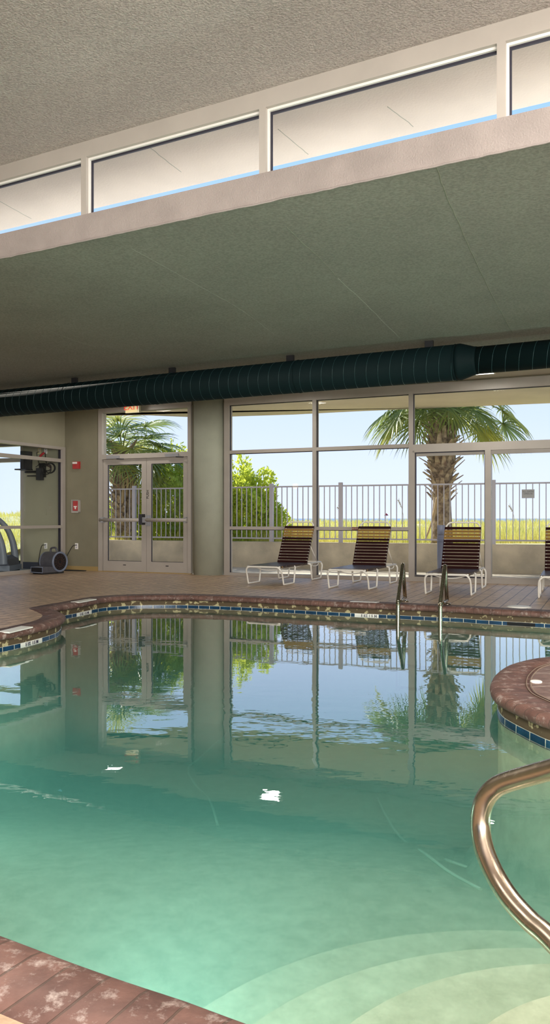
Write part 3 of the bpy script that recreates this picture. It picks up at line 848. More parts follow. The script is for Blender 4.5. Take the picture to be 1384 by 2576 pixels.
# ------------------------------------------------------------------ ceiling lamps near the windows
def fixture(px, z, label):
    x, y = pt(px, z)
    L_ = empty('ceiling_light', (x, y, ZL), label, 'ceiling light', 'small square ceiling lights in front of the windows')
    def fn(a, b, c_): q = Vector((x, y, 0))+u*a+nrm*b; return (q.x, q.y, c_)
    MB().box(-.15, .15, -.15, .15, ZL-.045, ZL, fn).build('housing', 'fixture', L_)
    MB().box(-.13, .13, -.13, .13, ZL-.0465, ZL-.045, fn).build('diffuser', 'lamp', L_)
    l = bpy.data.lights.new('fixture_light', 'AREA'); l.shape = 'SQUARE'; l.size = .26; l.energy = 15; l.color = (1, .95, .87)
    lo_ = bpy.data.objects.new('fixture_light', l); C.objects.link(lo_); lo_.location = (x, y, ZL-.05)
fixture(285, 12.5, 'square ceiling light behind the duct near the double door')
fixture(680, 11.2, 'square ceiling light behind the duct near the round column')
fixture(1217, 10.3, 'white square ceiling light peeping out below the narrow duct section')

# ------------------------------------------------------------------ exit sign
sx = S(351)
ex = empty('exit_sign', W(sx, -.2, 3.1), 'beige exit sign with red EXIT letters above the double door', 'exit sign')
b = MB(); sb(b, sx-.15, sx+.15, -.25, -.19, 2.985, 3.19); b.build('body', 'exit_body', ex)
b = MB(); sb(b, sx-.135, sx+.115, -.254, -.25, 2.995, 3.18); fc = b.build('face_plate', 'beige_plastic', ex)
wall_text('lettering', 'EXIT', .17, sx-.01, -.256, 3.092, 'red_text', fc)
b = MB(); sb(b, sx-.05, sx+.05, -.24, -.20, 3.19, ZL); b.build('mounting_plate', 'exit_body', ex)

# ------------------------------------------------------------------ wall devices
def S_(px): return S(px)
s = S(194.5)
al = empty('fire_strobe', W(s, 0, 2.05), 'red fire alarm strobe with a clear lens high on the olive wall', 'fire alarm')
b = MB(); sb(b, s-.075, s+.075, -.05, 0, 1.99, 2.13); b.build('body', 'red', al)
b = MB(); sb(b, s-.06, s+.035, -.075, -.05, 2.085, 2.12); b.build('lens', 'white_plastic', al)
s = S(194)
al = empty('fire_pull_station', W(s, 0, 1.25), 'red fire alarm pull station under a clear cover on the olive wall', 'fire alarm')
b = MB(); sb(b, s-.085, s+.085, -.012, 0, 1.13, 1.38); b.build('back_plate', 'clear_cover', al)
b = MB(); sb(b, s-.06, s+.06, -.05, -.012, 1.17, 1.36); pb = b.build('body', 'red', al)
b = MB(); sb(b, s-.035, s+.035, -.062, -.05, 1.24, 1.26); sb(b, s-.012, s+.012, -.062, -.05, 1.20, 1.24); b.build('pull_handle', 'white_plastic', pb)
b = MB()
for (a, c_) in ((s-.085, s-.075), (s+.075, s+.085)): sb(b, a, c_, -.075, -.0, 1.13, 1.38)
sb(b, s-.085, s+.085, -.075, 0, 1.13, 1.15); sb(b, s-.085, s+.085, -.075, 0, 1.372, 1.382)
b.build('cover_frame', 'clear_cover', al)
def outlet(s, z, label, wfun=W, plug=True, m='white_plastic'):
    o = empty('wall_outlet', wfun(s, 0, z), label, 'outlet', None)
    b = MB(); b.box(s-.036, s+.036, -.008, 0, z-.058, z+.058, wfun); b.build('cover_plate', m, o)
    b = MB()
    for dz_ in (-.022, .022): b.box(s-.015, s+.015, -.011, -.008, z+dz_-.014, z+dz_+.014, wfun)
    b.build('socket', 'grey_fence', o)
    return o
outlet(S(193), .475, 'white wall outlet with a black plug on the olive wall')
sgo = -.30
def SG(px): return S(px)
outlet(SG(115.5), .47, 'white wall outlet behind the glass above the blower')
outlet(SG(115.5), 2.37, 'white wall outlet high behind the glass with a red plug')
b = outlet(SG(100), 2.37, 'beige wall plate beside the high outlet behind the glass', m='beige_plastic')
b = MB(); s = SG(115); sb(b, s-.022, s+.022, -.008, 0, 1.08, 1.20); sw = b.build('light_switch', 'gym_wall'); tag(sw, 'pale plain switch plate on the exercise room wall', 'switch')
def cable(pts, r, m, label, cat='cable', name='power_cord', n=8):
    mb = MB(); mb.tube(crom(pts, n), r, 8); o = mb.build(name, m); return tag(o, label, cat)
s = S(193)
BLX, BLY = pt(136, 12.95)
pc = cable([W(s, -.008, .495), W(s, -.05, .495), W(s-.06, -.07, .46), W(s-.20, -.10, .22), W(s-.26, -.16, .08), W(s-.18, -.2, .012), W(s+.05, -.24, .010), W(s+.28, -.22, .010), W(s+.32, -.14, .012), W(s+.0, -.10, .012), W(s-.16, -.14, .014), W(s-.30, -.45, .03)], .007, 'rubber', 'black power cord from the olive wall outlet curling on the pavers')
s = SG(115.5)
cable([W(s, -.008, .49), W(s, -.04, .49), W(s-.06, -.06, .46), W(s-.12, -.07, .2), W(s-.12, -.08, .02)], .007, 'rubber', 'black cord hanging from the outlet behind the glass')

# television bracket in the exercise room
tvs = SG(105)
tb_ = empty('television_bracket', W(tvs, -.1, 1.95), 'black wall bracket carrying a thin television behind the glass', 'tv bracket')
b = MB(); sb(b, SG(103)-.0, SG(116), -.06, 0, 1.84, 2.12); b.build('wall_plate', 'black', tb_)
b = MB(); sb(b, SG(104), SG(114), -.16, -.04, 1.78, 2.02); b.build('motor_box', 'black_soft', tb_)
b = MB(); sb(b, SG(72), SG(108), -.12, -.08, 1.93, 1.97); sb(b, SG(78), SG(108), -.12, -.08, 1.86, 1.88); b.build('arm', 'black', tb_)
b = MB(); sb(b, SG(58), SG(84), -.25, -.02, 1.985, 2.01); b.build('shelf', 'black', tb_)
tv = empty('television', W(SG(77), -.12, 2.0), 'thin blue-black television seen edge-on standing on the wall bracket', 'television')
b = MB(); sb(b, SG(74), SG(82), -.26, .0-.01, 2.012, 2.36); b.build('housing', 'black_soft', tv)
b = MB(); sb(b, SG(72.5), SG(74), -.255, -.015, 2.02, 2.35); b.build('screen', 'blue_plastic', tv)
rr = random.Random(5); mb = MB()
for j in range(5):
    c0 = SG(126)+rr.uniform(-.05, .05); cz = 2.0+rr.uniform(-.04, .04); ra = rr.uniform(.08, .13)
    mb.tube([W(c0+ra*math.cos(2*PI*i/20), -.03-.02*j, cz+ra*.8*math.sin(2*PI*i/20)) for i in range(20)], .008, 6, closed=True)
mb.tube(crom([W(SG(126), -.05, 2.05), W(SG(120), -.05, 2.15), W(SG(116), -.03, 2.33)], 6), .008, 6)
mb.tube(crom([W(SG(94), -.05, 2.05), W(SG(102), -.05, 2.1), W(SG(98), -.03, 2.2), W(SG(95), -.03, 2.33), W(SG(100), -.02, 2.35)], 6), .006, 6)
tag(mb.build('cable_coil', 'rubber'), 'tangle of coiled black cables beside the television bracket', 'cable')
mb = MB(); mb.tube(crom([W(SG(104), -.05, 2.24), W(SG(109), -.05, 2.29), W(SG(114), -.03, 2.33)], 5), .022, 8)
tag(mb.build('red_plug', 'plug_red'), 'red plug and lead at the high outlet behind the glass', 'plug')

# ------------------------------------------------------------------ blower (air mover)
bl = empty('air_blower', (BLX, BLY, 0), 'dark grey snail-shaped air blower on the pavers by the glass', 'blower', rz=math.atan2(-.52, .85))
WM[bl.name] = Matrix.Translation((BLX, BLY, 0)) @ Matrix.Rotation(math.atan2(-.52, .85), 4, 'Z')
# local: x = intake axis (towards the viewer's right), -y = outlet direction
def LB(mb, name, m, par=bl): return mb.build(name, m, par, world=False)
prof = []
cz = .215; R = .185
for i in range(37):
    a = math.radians(-90+ -(-1)*0) if False else math.radians(270-i*(360-50)/36*1.0)
    prof.append((R*math.cos(a)*-1, cz+R*math.sin(a)))
prof = []
for i in range(37):
    a = math.radians(-90+i*(290/36)); prof.append((R*math.cos(a), cz+R*math.sin(a)))
# a from -90 (bottom) through +y side, top, to -y side; then the nozzle runs to -y
prof2 = [(-.40, .03)]+prof+[(-.19, .140), (-.40, .135)]
mb = MB(); mb.prism(prof2, -.17, .15, fn=lambda a, b, c_: (c_, a, b)); LB(mb, 'housing', 'blower')
mb = MB(); mb.tube([(.155, R*.93*math.cos(2*PI*i/40), cz+R*.93*math.sin(2*PI*i/40)) for i in range(40)], .020, 8, closed=True); LB(mb, 'intake_ring', 'blower_edge')
mb = MB(); mb.lathe([(.150, .149), (.150, .154)], (0, 0, cz), 32, 'x'); LB(mb, 'intake_mouth', 'inlet')
mb = MB()
for i in range(14):
    a = 2*PI*i/14; mb.tube([(.158, .03*math.cos(a), cz+.03*math.sin(a)), (.158, .15*math.cos(a), cz+.15*math.sin(a))], .004, 5)
for rr_ in (.05, .09, .13): mb.tube([(.158, rr_*math.cos(2*PI*i/30), cz+rr_*math.sin(2*PI*i/30)) for i in range(30)], .003, 5, closed=True)
LB(mb, 'grille', 'grille')
mb = MB(); mb.lathe([(R*.99, -.20), (R*1.0, -.17)], (0, 0, cz), 36, 'x'); mb.lathe([(.10, -.235), (.13, -.20)], (0, 0, cz), 30, 'x'); LB(mb, 'motor_cap', 'blower_edge')
mb = MB(); mb.tube([(-.16, -.405, .035), (.14, -.405, .035), (.14, -.405, .132), (-.16, -.405, .132)], .010, 6, closed=True); LB(mb, 'nozzle_rim', 'blower_edge')
mb = MB(); mb.box(-.155, .135, -.404, -.398, .042, .126); LB(mb, 'nozzle_mouth', 'inlet')
mb = MB(); mb.tube(crom([(-.09, 0, cz+R-.01), (-.08, 0, cz+R+.055), (-.02, 0, cz+R+.075), (.05, 0, cz+R+.065), (.08, 0, cz+R-.01)], 6), .018, 8); LB(mb, 'handle', 'blower')
for sx_ in (-.13, .11):
    mb = MB(); mb.box(sx_-.02, sx_+.02, -.38, .12, .0, .035); LB(mb, 'foot', 'rubber')

# ------------------------------------------------------------------ treadmill
tx, ty = pt(16, 13.35)
tm = empty('treadmill', (tx, ty, 0), 'grey treadmill with curved upright behind the exercise room glass', 'treadmill', rz=0)
def LT(mb, name, m, par=tm): return mb.build(name, m, par, world=False)
mb = MB(); mb.box(-1.55, -.05, -.33, -.24, .08, .17); mb.box(-1.55, -.05, .24, .33, .08, .17); LT(mb, 'side_rail', 'tread_grey')
mb = MB(); mb.box(-1.5, -.15, -.24, .24, .10, .15); LT(mb, 'belt', 'black_soft')
hp = [(-.42, .12), (-.30, .19), (-.10, .30), (.02, .31), (.12, .25), (.16, .12), (.16, .10), (-.42, .10)]
mb = MB(); mb.prism(hp, -.33, .33, fn=lambda a, b, c_: (a, c_, b)); LT(mb, 'motor_hood', 'dark_baseboard')
mb = MB(); mb.box(-.45, .18, -.35, .35, .03, .13); LT(mb, 'base', 'tread_grey')
for yy in (-.33, .33):
    mb = MB(); path = crom([(.06, yy, .15), (.05, yy, .35), (.0, yy, .6), (-.12, yy, .85), (-.34, yy, 1.06)], 6)
    mb.tube(path, [.075-.03*i/len(path) for i in range(len(path))], 10); LT(mb, 'upright', 'tread_grey')
    mb = MB(); mb.tube(crom([(-.30, yy, 1.03), (-.42, yy, 1.0), (-.65, yy, .92)], 5), .022, 8); LT(mb, 'handrail', 'black_soft')
mb = MB(); mb.prism([(-.46, 1.0), (-.36, .98), (-.29, 1.14), (-.38, 1.18)], -.38, .38, fn=lambda a, b, c_: (a, c_, b)); LT(mb, 'console', 'red')
for xx in (-.35, .12):
    mb = MB(); mb.box(xx-.03, xx+.03, -.34, .34, 0, .04); LT(mb, 'foot', 'rubber')

# ------------------------------------------------------------------ loungers
def arcpts(c, r, a0, a1, plane, n=6):
    out = []
    for i in range(n+1):
        a = a0+(a1-a0)*i/n; out.append((c[0]+r*math.cos(a), c[1]+r*math.sin(a)))
    return out
SH = .28; LEN = 1.72; HW = .30; RW = .265; HIN = 1.10; BL = .765; TR = .0135
def make_lounger():
    r = empty('chaise_lounge', (0, 0, 0))
    def b(mb, n, m, p=r): return mb.build(n, m, p, world=False)
    # foot-end bow: one tube from floor runner up, over the foot bar and down the other side
    def bow(y_out, y_in, sgn):
        # runner at floor from y_in_floor to y_out_floor on both sides, joined by the bar at seat height
        pts = []
        pts += [(-HW, y_out+sgn*.54, SH-.02), (-HW, y_out+sgn*.50, .06), (-HW, y_out+sgn*.48, .016), (-HW, y_out+sgn*.44, .0145), (-HW, y_out+sgn*.14, .0145), (-HW, y_out+sgn*.10, .03), (-HW, y_out+sgn*.06, .15), (-HW+.01, y_out+sgn*.015, SH-.05), (-HW+.05, y_out, SH-.005), (-HW+.10, y_out, SH)]
        pts2 = [(-x, y, z) for x, y, z in pts[::-1]]
        return pts, pts2
    for (yo, sg_) in ((0, 1), (LEN, -1)):
        p1, p2 = bow(yo, 0, sg_)
        c1 = crom(p1, 3)+crom(p2, 3)
        nm = 'foot_end_frame' if sg_ == 1 else 'head_end_frame'
        ff = b(MB().tube(c1, TR, 8), nm, 'white_tube')
    # side rails
    for sx in (-1, 1):
        b(MB().tube([(sx*RW, .01, SH), (sx*RW, .5, SH), (sx*RW, 1.1, SH), (sx*RW, LEN-.01, SH)], TR*.95, 8), 'side_rail', 'white_tube')
        # upper ends of the leg bows meet the rail
        b(MB().tube(crom([(sx*HW, .54, SH-.02), (sx*RW, .57, SH-.002)], 3), TR*.9, 8), 'leg_stub', 'white_tube')
        b(MB().tube(crom([(sx*HW, LEN-.54, SH-.02), (sx*RW, LEN-.57, SH-.002)], 3), TR*.9, 8), 'leg_stub', 'white_tube')
    # sag brace under the seat
    for yy in (.22, .95):
        b(MB().tube(crom([(-RW, yy, SH-.005), (-RW*.5, yy, SH-.05), (0, yy, SH-.062), (RW*.5, yy, SH-.05), (RW, yy, SH-.005)], 5), TR*.7, 8), 'cross_brace', 'white_tube')
    # backrest
    ang = math.atan2(.70, .37); cy, sy = math.cos(ang), math.sin(ang)
    def B(x, t, n=0): return (x, HIN+t*cy-n*sy, SH+t*sy+n*cy)
    bw = .25
    loop = [B(-bw, -.0), B(-bw, .35), B(-bw+.004, BL-.10), B(-bw+.02, BL-.04), B(-bw+.07, BL), B(0, BL), B(bw-.07, BL), B(bw-.02, BL-.04), B(bw-.004, BL-.10), B(bw, .35), B(bw, 0)]
    b(MB().tube(crom(loop, 4), TR*.9, 8), 'back_frame', 'white_tube')
    # support stay behind the back
    for sx in (-1, 1):
        b(MB().tube([B(sx*bw, .34), (sx*RW*.97, HIN+.48, SH+.0)], TR*.55, 6), 'back_stay', 'white_tube')
        b(MB().tube(crom([(sx*RW, HIN+.22, SH), (sx*RW*.98, HIN+.26, SH-.05), (sx*RW*.98, HIN+.46, SH-.05), (sx*RW, HIN+.50, SH)], 3), TR*.6, 6), 'ratchet', 'white_tube')
    # straps
    def strap(mb, c8): mb.hexa(c8)
    n = 13; pitch = (BL-.075)/n
    ms_ = MB(); mt = MB()
    for i in range(n):
        t0 = .005+i*pitch; t1 = t0+pitch*.80
        tgt = mt if (n-5 < i < n-1) else ms_
        w_ = bw+.015
        for (n0, n1) in ((TR+.0, TR+.003),):
            strap(tgt, [B(-w_, t0, n0), B(w_, t0, n0), B(w_, t1, n0), B(-w_, t1, n0), B(-w_, t0, n1), B(w_, t0, n1), B(w_, t1, n1), B(-w_, t1, n1)])
        for sx in (-1, 1):
            a, b_ = sorted((sx*w_, sx*(w_-.004)))
            strap(tgt, [B(a, t0, -TR-.002), B(b_, t0, -TR-.002), B(b_, t1, -TR-.002), B(a, t1, -TR-.002), B(a, t0, TR+.003), B(b_, t0, TR+.003), B(b_, t1, TR+.003), B(a, t1, TR+.003)])
    b(ms_, 'back_straps', 'maroon'); tg = b(mt, 'tan_straps', 'tan'); tg['label'] = 'tan straps near the top'
    n = 22; pitch = (HIN-.04)/n; ms_ = MB(); mt = MB()
    for i in range(n):
        y0 = .035+i*pitch; y1 = y0+pitch*.80; w_ = RW+.016
        tgt = mt if i in (1,) else ms_
        tgt.box(-w_, w_, y0, y1, SH+TR, SH+TR+.003)
        for sx in (-1, 1):
            a, b_ = sorted((sx*w_, sx*(w_-.004))); tgt.box(a, b_, y0, y1, SH-TR-.002, SH+TR+.003)
    b(ms_, 'seat_straps', 'maroon'); b(mt, 'tan_straps', 'tan')
    return r
proto = make_lounger()
lspots = [(-.125, 10.70, 'brown-strap chaise lounge closest to the round column'),
          (1.076, 10.03, 'brown-strap chaise lounge between the leftmost one and the pool ladder'),
          (2.315, 9.27, 'brown-strap chaise lounge right behind the pool ladder and beside the grey bollard'),
          (3.66, 8.81, 'brown-strap chaise lounge at the far right, cut by the picture edge')]
axis = Vector((.365, .931, 0)).normalized(); across = Vector((axis.y, -axis.x, 0))
for i, (x, z, lab) in enumerate(lspots):
    o = proto if i == 0 else copy_tree(proto)
    ax = Vector(((.43, .40, .365, .35)[i], .92, 0)).normalized()
    base = Vector((x, z*K, 0))-ax*.14
    o.location = base; o.rotation_euler = (0, 0, math.atan2(ax.y, ax.x)-PI/2)
    tag(o, lab, 'lounge chair', 'strap chaise lounges along the windows')

# ------------------------------------------------------------------ pool ladder
lad = empty('pool_ladder', pt(1040, 8.0)+(0,), 'stainless steel pool ladder at the far pool edge', 'ladder')
def wpt(px, z, h): x, y = pt(px, z); return Vector((x, y, h))
rails = []
for (kpx, kz, bpx, bz, tpx, tz) in ((1000, 8.03, 1019.5, 8.52, 1013.5, 8.36), (1106.5, 7.82, 1125, 8.24, 1119.5, 8.10)):
    kk = wpt(kpx+1.5, kz, .035); bk = wpt(bpx, bz, .03); tp = wpt(tpx, tz, .465)
    dv = (bk-kk); dv.z = 0; dvn = dv.normalized()
    path = [bk+Vector((0, 0, .02)), bk.lerp(tp, .5), tp-dvn*(-.035)+Vector((0, 0, -.045)), tp+Vector((0, 0, 0)), tp-dvn*.045+Vector((0, 0, -.045)), kk.lerp(tp-dvn*.05, .5), kk+Vector((0, 0, .03)), kk-Vector((0, 0, .03)), kk-Vector((0, 0, .5)), kk-Vector((0, 0, 1.0))]
    r_ = MB().tube(crom([tuple(p) for p in path], 6), .0235, 14).build('grab_rail', 'steel', lad)
    MB().tube([tuple(bk+Vector((0, 0, .02))), tuple(kk+Vector((0, 0, .01)))], .021, 12).build('deck_bar', 'steel', r_)
    MB().lathe([(.045, 0), (.045, .008), (.028, .02)], (bk.x, bk.y, 0), 24).build('escutcheon', 'steel', r_)
    rails.append(kk)
for zz in (-.42, -.68, -.94):
    a, b_ = rails; dv = (b_-a).normalized(); sd = Vector((-dv.y, dv.x, 0))
    c8 = []
    for h in (zz, zz+.02):
        for p in (a-sd*.035, b_-sd*.035, b_+sd*.035, a+sd*.035): c8.append((p.x, p.y, h))
    MB().hexa(c8).build('tread', 'steel', lad)

# ------------------------------------------------------------------ near handrail
hr = empty('handrail', (.8, .95*K, 0), 'curved stainless steel handrail over the entry steps', 'handrail')
pts = [(.97, .80, -.01), (.97, .81, .15), (.97, .82, .32), (.97, .88, .50), (.95, 1.03, .64), (.90, 1.2, .68), (.83, 1.38, .655), (.75, 1.54, .584), (.68, 1.67, .516)]+[P3(*q) for q in ((1384, 1937, 1.55), (1275, 1968, 1.62), (1237, 1990, 1.64), (1215, 2025, 1.65), (1209, 2075, 1.65), (1218, 2135, 1.63), (1245, 2200, 1.60), (1284, 2262, 1.56), (1332, 2315, 1.52), (1384, 2361, 1.48))]+[(.64, 1.60, .082), (.69, 1.49, .055), (.74, 1.36, .035), (.78, 1.22, .018), (.79, 1.08, .005), (.79, 1.04, -.02)]
MB().tube(crom(pts, 8), .0235, 28).build('rail_tube', 'steel', hr)
for q in ((.97, .80), (.782, 1.06)):
    MB().lathe([(.05, 0), (.05, .008), (.03, .022)], (q[0], q[1], 0), 28).build('escutcheon', 'steel', hr)

# ------------------------------------------------------------------ outside: patio, knee wall, fence
def foff(px): return 120+.02296*(px-600)
def fz(px): return 1750*CAMH/foff(px)
def fpt(px, back=0): x, y = pt(px, fz(px)); return Vector((x, y, 0))
fa = fpt(215); fb = fpt(1560)
fu = (fb-fa).normalized(); fn_ = Vector((-fu.y, fu.x, 0)); FL = (fb-fa).length
def Fp(s, n, z): p = fa+fu*s+fn_*n; return (p.x, p.y, z)
def FS(px):
    a = (px-CX)/F; # intersect ray with fence line
    # fa + fu*s : x = a*y
    s = (a*fa.y-fa.x)/(fu.x-a*fu.y); return s
kh = .525
kw = MB(); kw.box(0, FL, 0, .2, -.1, kh, Fp); struct(kw.build('wall_patio', 'concrete'))
pf = MB(); pf.prism([W(-5.5, .1, 0)[:2], W(SR+1.5, .1, 0)[:2], Fp(FL, .05, 0)[:2], Fp(0, .05, 0)[:2], (-9, Fp(0, 0, 0)[1]-.3)], -.12, -.02); struct(pf.build('patio', 'patio'))
fence = empty('metal_fence', Fp(FL/2, .08, kh), 'white metal picket fence on the low concrete wall outside', 'fence')
TZ = 1.70; BZ = .60
posts = [FS(334), FS(508), FS(680.5), FS(855), FS(1040), FS(1241), FS(1460)]
posts = [0.05]+posts
for i, s in enumerate(posts):
    MB().box(s-.038, s+.038, .03, .106, kh-.0, TZ+.055, Fp).build('post', 'grey_fence', fence)
npick = 0
for a, b_ in zip(posts, posts[1:]):
    MB().box(a+.038, b_-.038, .05, .085, TZ-.03, TZ, Fp).build('top_rail', 'grey_fence', fence)
    MB().box(a+.038, b_-.038, .05, .085, BZ-.015, BZ+.015, Fp).build('bottom_rail', 'grey_fence', fence)
    m = max(2, round((b_-a)/.118))
    for j in range(1, m):
        s = a+(b_-a)*j/m
        if npick < 98:
            MB().box(s-.0085, s+.0085, .059, .076, BZ, TZ-.02, Fp).build('picket', 'grey_fence', fence)
        npick += 1
# fence sign
sg1 = FS(1328.5)
fs = empty('fence_sign', Fp(sg1, .03, 1.45), 'small grey lettered sign hung on the fence pickets', 'sign')
x_, y_, _ = Fp(sg1, .045, 0)
pl = MB(); pl.box(sg1-.115, sg1+.115, .047, .055, 1.40, 1.565, Fp); plo = pl.build('sign_plate', 'sign_grey', fs)
Mx = Matrix(((fu.x, 0, -fn_.x, x_), (fu.y, 0, -fn_.y, y_), (0, 1, 0, 1.485), (0, 0, 0, 1)))
text_obj('sign_lettering', 'ALL GATES\nOPEN IN', .042, Matrix.Translation((0, 0, .018)) @ Mx, 'sign_text', plo)
# bollard
bx, by = pt(1110, 11.9)
bo = empty('bollard_light', (bx, by, 0), 'blue-grey louvred bollard light on the patio behind the third lounger', 'bollard')
MB().lathe([(.066, -.02), (.066, .62)], (bx, by, 0), 32).build('post', 'bollard', bo)
pr = []
for i in range(5): z = .62+i*.025; pr += [(.058, z), (.071, z+.006), (.071, z+.014), (.058, z+.02)]
MB().lathe(pr, (bx, by, 0), 32).build('louvres', 'bollard', bo)
MB().lathe([(.066, .745), (.066, .90), (.06, .905)], (bx, by, 0), 32).build('cap', 'bollard', bo)

# ------------------------------------------------------------------ dunes, sea, grass
def sstep(a, b, x): t = max(0, min(1, (x-a)/(b-a))); return t*t*(3-2*t)
fy0 = fa.y
def groundz(x, y):
    fy = fa.y+(x-fa.x)*(fu.y/fu.x)            # fence line
    d = y-fy
    base = .47*sstep(-6.2, -5.2, x)
    base = base*(1-sstep(3, 9, d))+sstep(3, 9, d)*.40
    hgt = base+.22*sstep(6, 30, d)*(1+.25*math.sin(x*.35+y*.11))+.10*sstep(4, 14, d)*math.sin(x*.9+1.3)*math.sin(y*.5)
    hgt += .55*sstep(-6, -14, x)*sstep(8, 22, d)
    hgt -= 2.6*sstep(55, 90, d)
    return hgt
mb = MB(); ys_ = [0.12+0.5*i for i in range(20)]+[10.5+2*i for i in range(48)]
xs_ = np.concatenate([np.arange(-60, -14, 2.0), np.arange(-14, 16, .6), np.arange(16, 90, 2.0)])
for dly in ys_:
    for x in xs_:
        fy = fa.y+(x-fa.x)*(fu.y/fu.x)
        if x < fa.x-.3: fy = W(-3, .15, 0)[1]+.1+(x+7)*-.42 if x < fa.x-.3 else fy
        y = fy+dly; mb.v.append((float(x), float(y), groundz(x, y)))
nx = len(xs_)
for i in range(len(ys_)-1):
    for j in range(nx-1): mb.face((i*nx+j, i*nx+j+1, (i+1)*nx+j+1, (i+1)*nx+j), True)
struct(mb.build('dune_ground', 'sand'))
mb = MB(); mb.v = [(-4000, 40, -2.2), (4000, 40, -2.2), (4000, 9000, -2.2), (-4000, 9000, -2.2)]; mb.face((0, 1, 2, 3)); struct(mb.build('sea', 'sea'))
# grass: one object of many blades
rg = np.random.default_rng(4); gv = []; gf_ = []
def blades(n, dmin, dmax, hmin, hmax, wd):
    for i in range(n):
        t = rg.random(); d = dmin*(dmax/dmin)**t
        y = 17.2+d; x = (rg.random()*2-1)*(y*.46)+.5
        fy = fa.y+(x-fa.x)*(fu.y/fu.x)
        if y < fy+.35: continue
        z = groundz(x, y)-.02
        h = hmin+(hmax-hmin)*rg.random()**2; w_ = wd*(1+d*.03)*(.6+.8*rg.random()); a = rg.random()*PI
        lx_, ly_ = (rg.random()-.5)*h*.9, (rg.random()-.5)*h*.9
        c_, s_ = math.cos(a)*w_, math.sin(a)*w_; k0 = len(gv)
        gv.extend([(x-c_, y-s_, z), (x+c_, y+s_, z), (x+c_*.6+lx_*.4, y+s_*.6+ly_*.4, z+h*.6), (x-c_*.6+lx_*.4, y-s_*.6+ly_*.4, z+h*.6), (x+lx_, y+ly_, z+h)])
        gf_.extend([(k0, k0+1, k0+2, k0+3), (k0+3, k0+2, k0+4)])
blades(26000, .3, 12, .08, .42, .005); blades(34000, 8, 60, .12, .45, .010)
mb = MB(); mb.v = [tuple(map(float, p)) for p in gv]
for f in gf_: mb.face(f)
go = mb.build('dune_grass', 'grass'); tag(go, 'yellow-green dune grass covering the ground beyond the fence', 'grass', kind='stuff')
# sea oats
for (px, z, h, lab) in ((868, 16.5, .86, 'tall bent sea oat stalk left of the second lounger'), (1020, 17, 1.05, 'tall sea oat stalk beside the window mullion'), (1300, 16.2, .9, 'tall thin sea oat stalk under the fence sign')):
    x, y = pt(px, z); z0 = groundz(x, y)
    so_ = empty('sea_oat', (x, y, z0), lab, 'sea oat', 'sea oats above the dune grass')
    MB().tube(crom([(x, y, z0), (x-.05, y, z0+h*.6), (x-.16, y, z0+h)], 6), .004, 5).build('stalk', 'oat', so_)
    mb = MB()
    for i in range(14):
        t = i/14; q = Vector((x-.10-.09*t, y, z0+h*(.8+.22*t)-.05*t*t)); a = i*2.4
        mb.tube([tuple(q), tuple(q+Vector((.03*math.cos(a), .03*math.sin(a), -.03)))], [.009, .002], 5)
    mb.build('seed_head', 'oat', so_)
# far beach umbrella
ux, uy = pt(972, 240)
um = empty('beach_umbrella', (ux, uy, 0), 'tiny red-topped beach umbrella far off on the horizon', 'umbrella')
MB().lathe([(.05, -2.2), (.05, hh(1291, 240))], (ux, uy, 0), 8).build('pole', 'white_plastic', um)
MB().lathe([(.75, hh(1297, 240)), (.5, hh(1294, 240)), (.06, hh(1291, 240))], (ux, uy, 0), 12).build('canopy', 'red', um)

# ------------------------------------------------------------------ plants
def frond_mesh(base, az, el, plen, R, sag, rng):
    """fan frond; returns (petiole MB, blade MB)"""
    base = Vector(base); pet = MB(); bl_ = MB()
    d0 = Vector((math.cos(az)*math.cos(el), math.sin(az)*math.cos(el), math.sin(el)))
    pts = []; p = base.copy(); d_ = d0.copy(); ns = 8
    for i in range(ns+1):
        pts.append(tuple(p)); p = p+d_*(plen/ns); d_ = (d_+Vector((0, 0, -sag*.12))).normalized()
    pet.tube(pts, [.020-.011*i/ns for i in range(ns+1)], 6)
    hub = Vector(pts[-1]); t = d_; side = t.cross(Vector((0, 0, 1))).normalized(); up = side.cross(t)
    n = 38
    for j in range(n):
        a = math.radians(-128+256*j/(n-1))+rng.uniform(-.03, .03)
        L_ = R*(.72+.28*math.cos(a*.62))*rng.uniform(.9, 1.05)
        dl = (t*math.cos(a)+side*math.sin(a)+up*(.10+rng.uniform(-.04, .04))).normalized()
        w0 = .019*R/.8; q = hub.copy(); dd_ = dl.copy(); k0 = len(bl_.v); seg = 6
        for s_ in range(seg+1):
            f_ = s_/seg; w_ = w0*(.35+1.3*f_ if f_ < .45 else .93*(1-f_)/.55+.04)
            lat = dd_.cross(Vector((0, 0, 1)));
            lat = (lat if lat.length > .05 else side).normalized()
            lat = (lat*.8+dd_.cross(lat)*.5*(1 if j % 2 else -1)).normalized()
            bl_.v += [tuple(q-lat*w_), tuple(q+lat*w_)]
            q = q+dd_*(L_/seg); dd_ = (dd_+Vector((0, 0, -(.05+.34*f_*f_)*(1+sag*.5)))).normalized()
        for s_ in range(seg): bl_.face((k0+2*s_, k0+2*s_+1, k0+2*s_+3, k0+2*s_+2))
    return pet, bl_
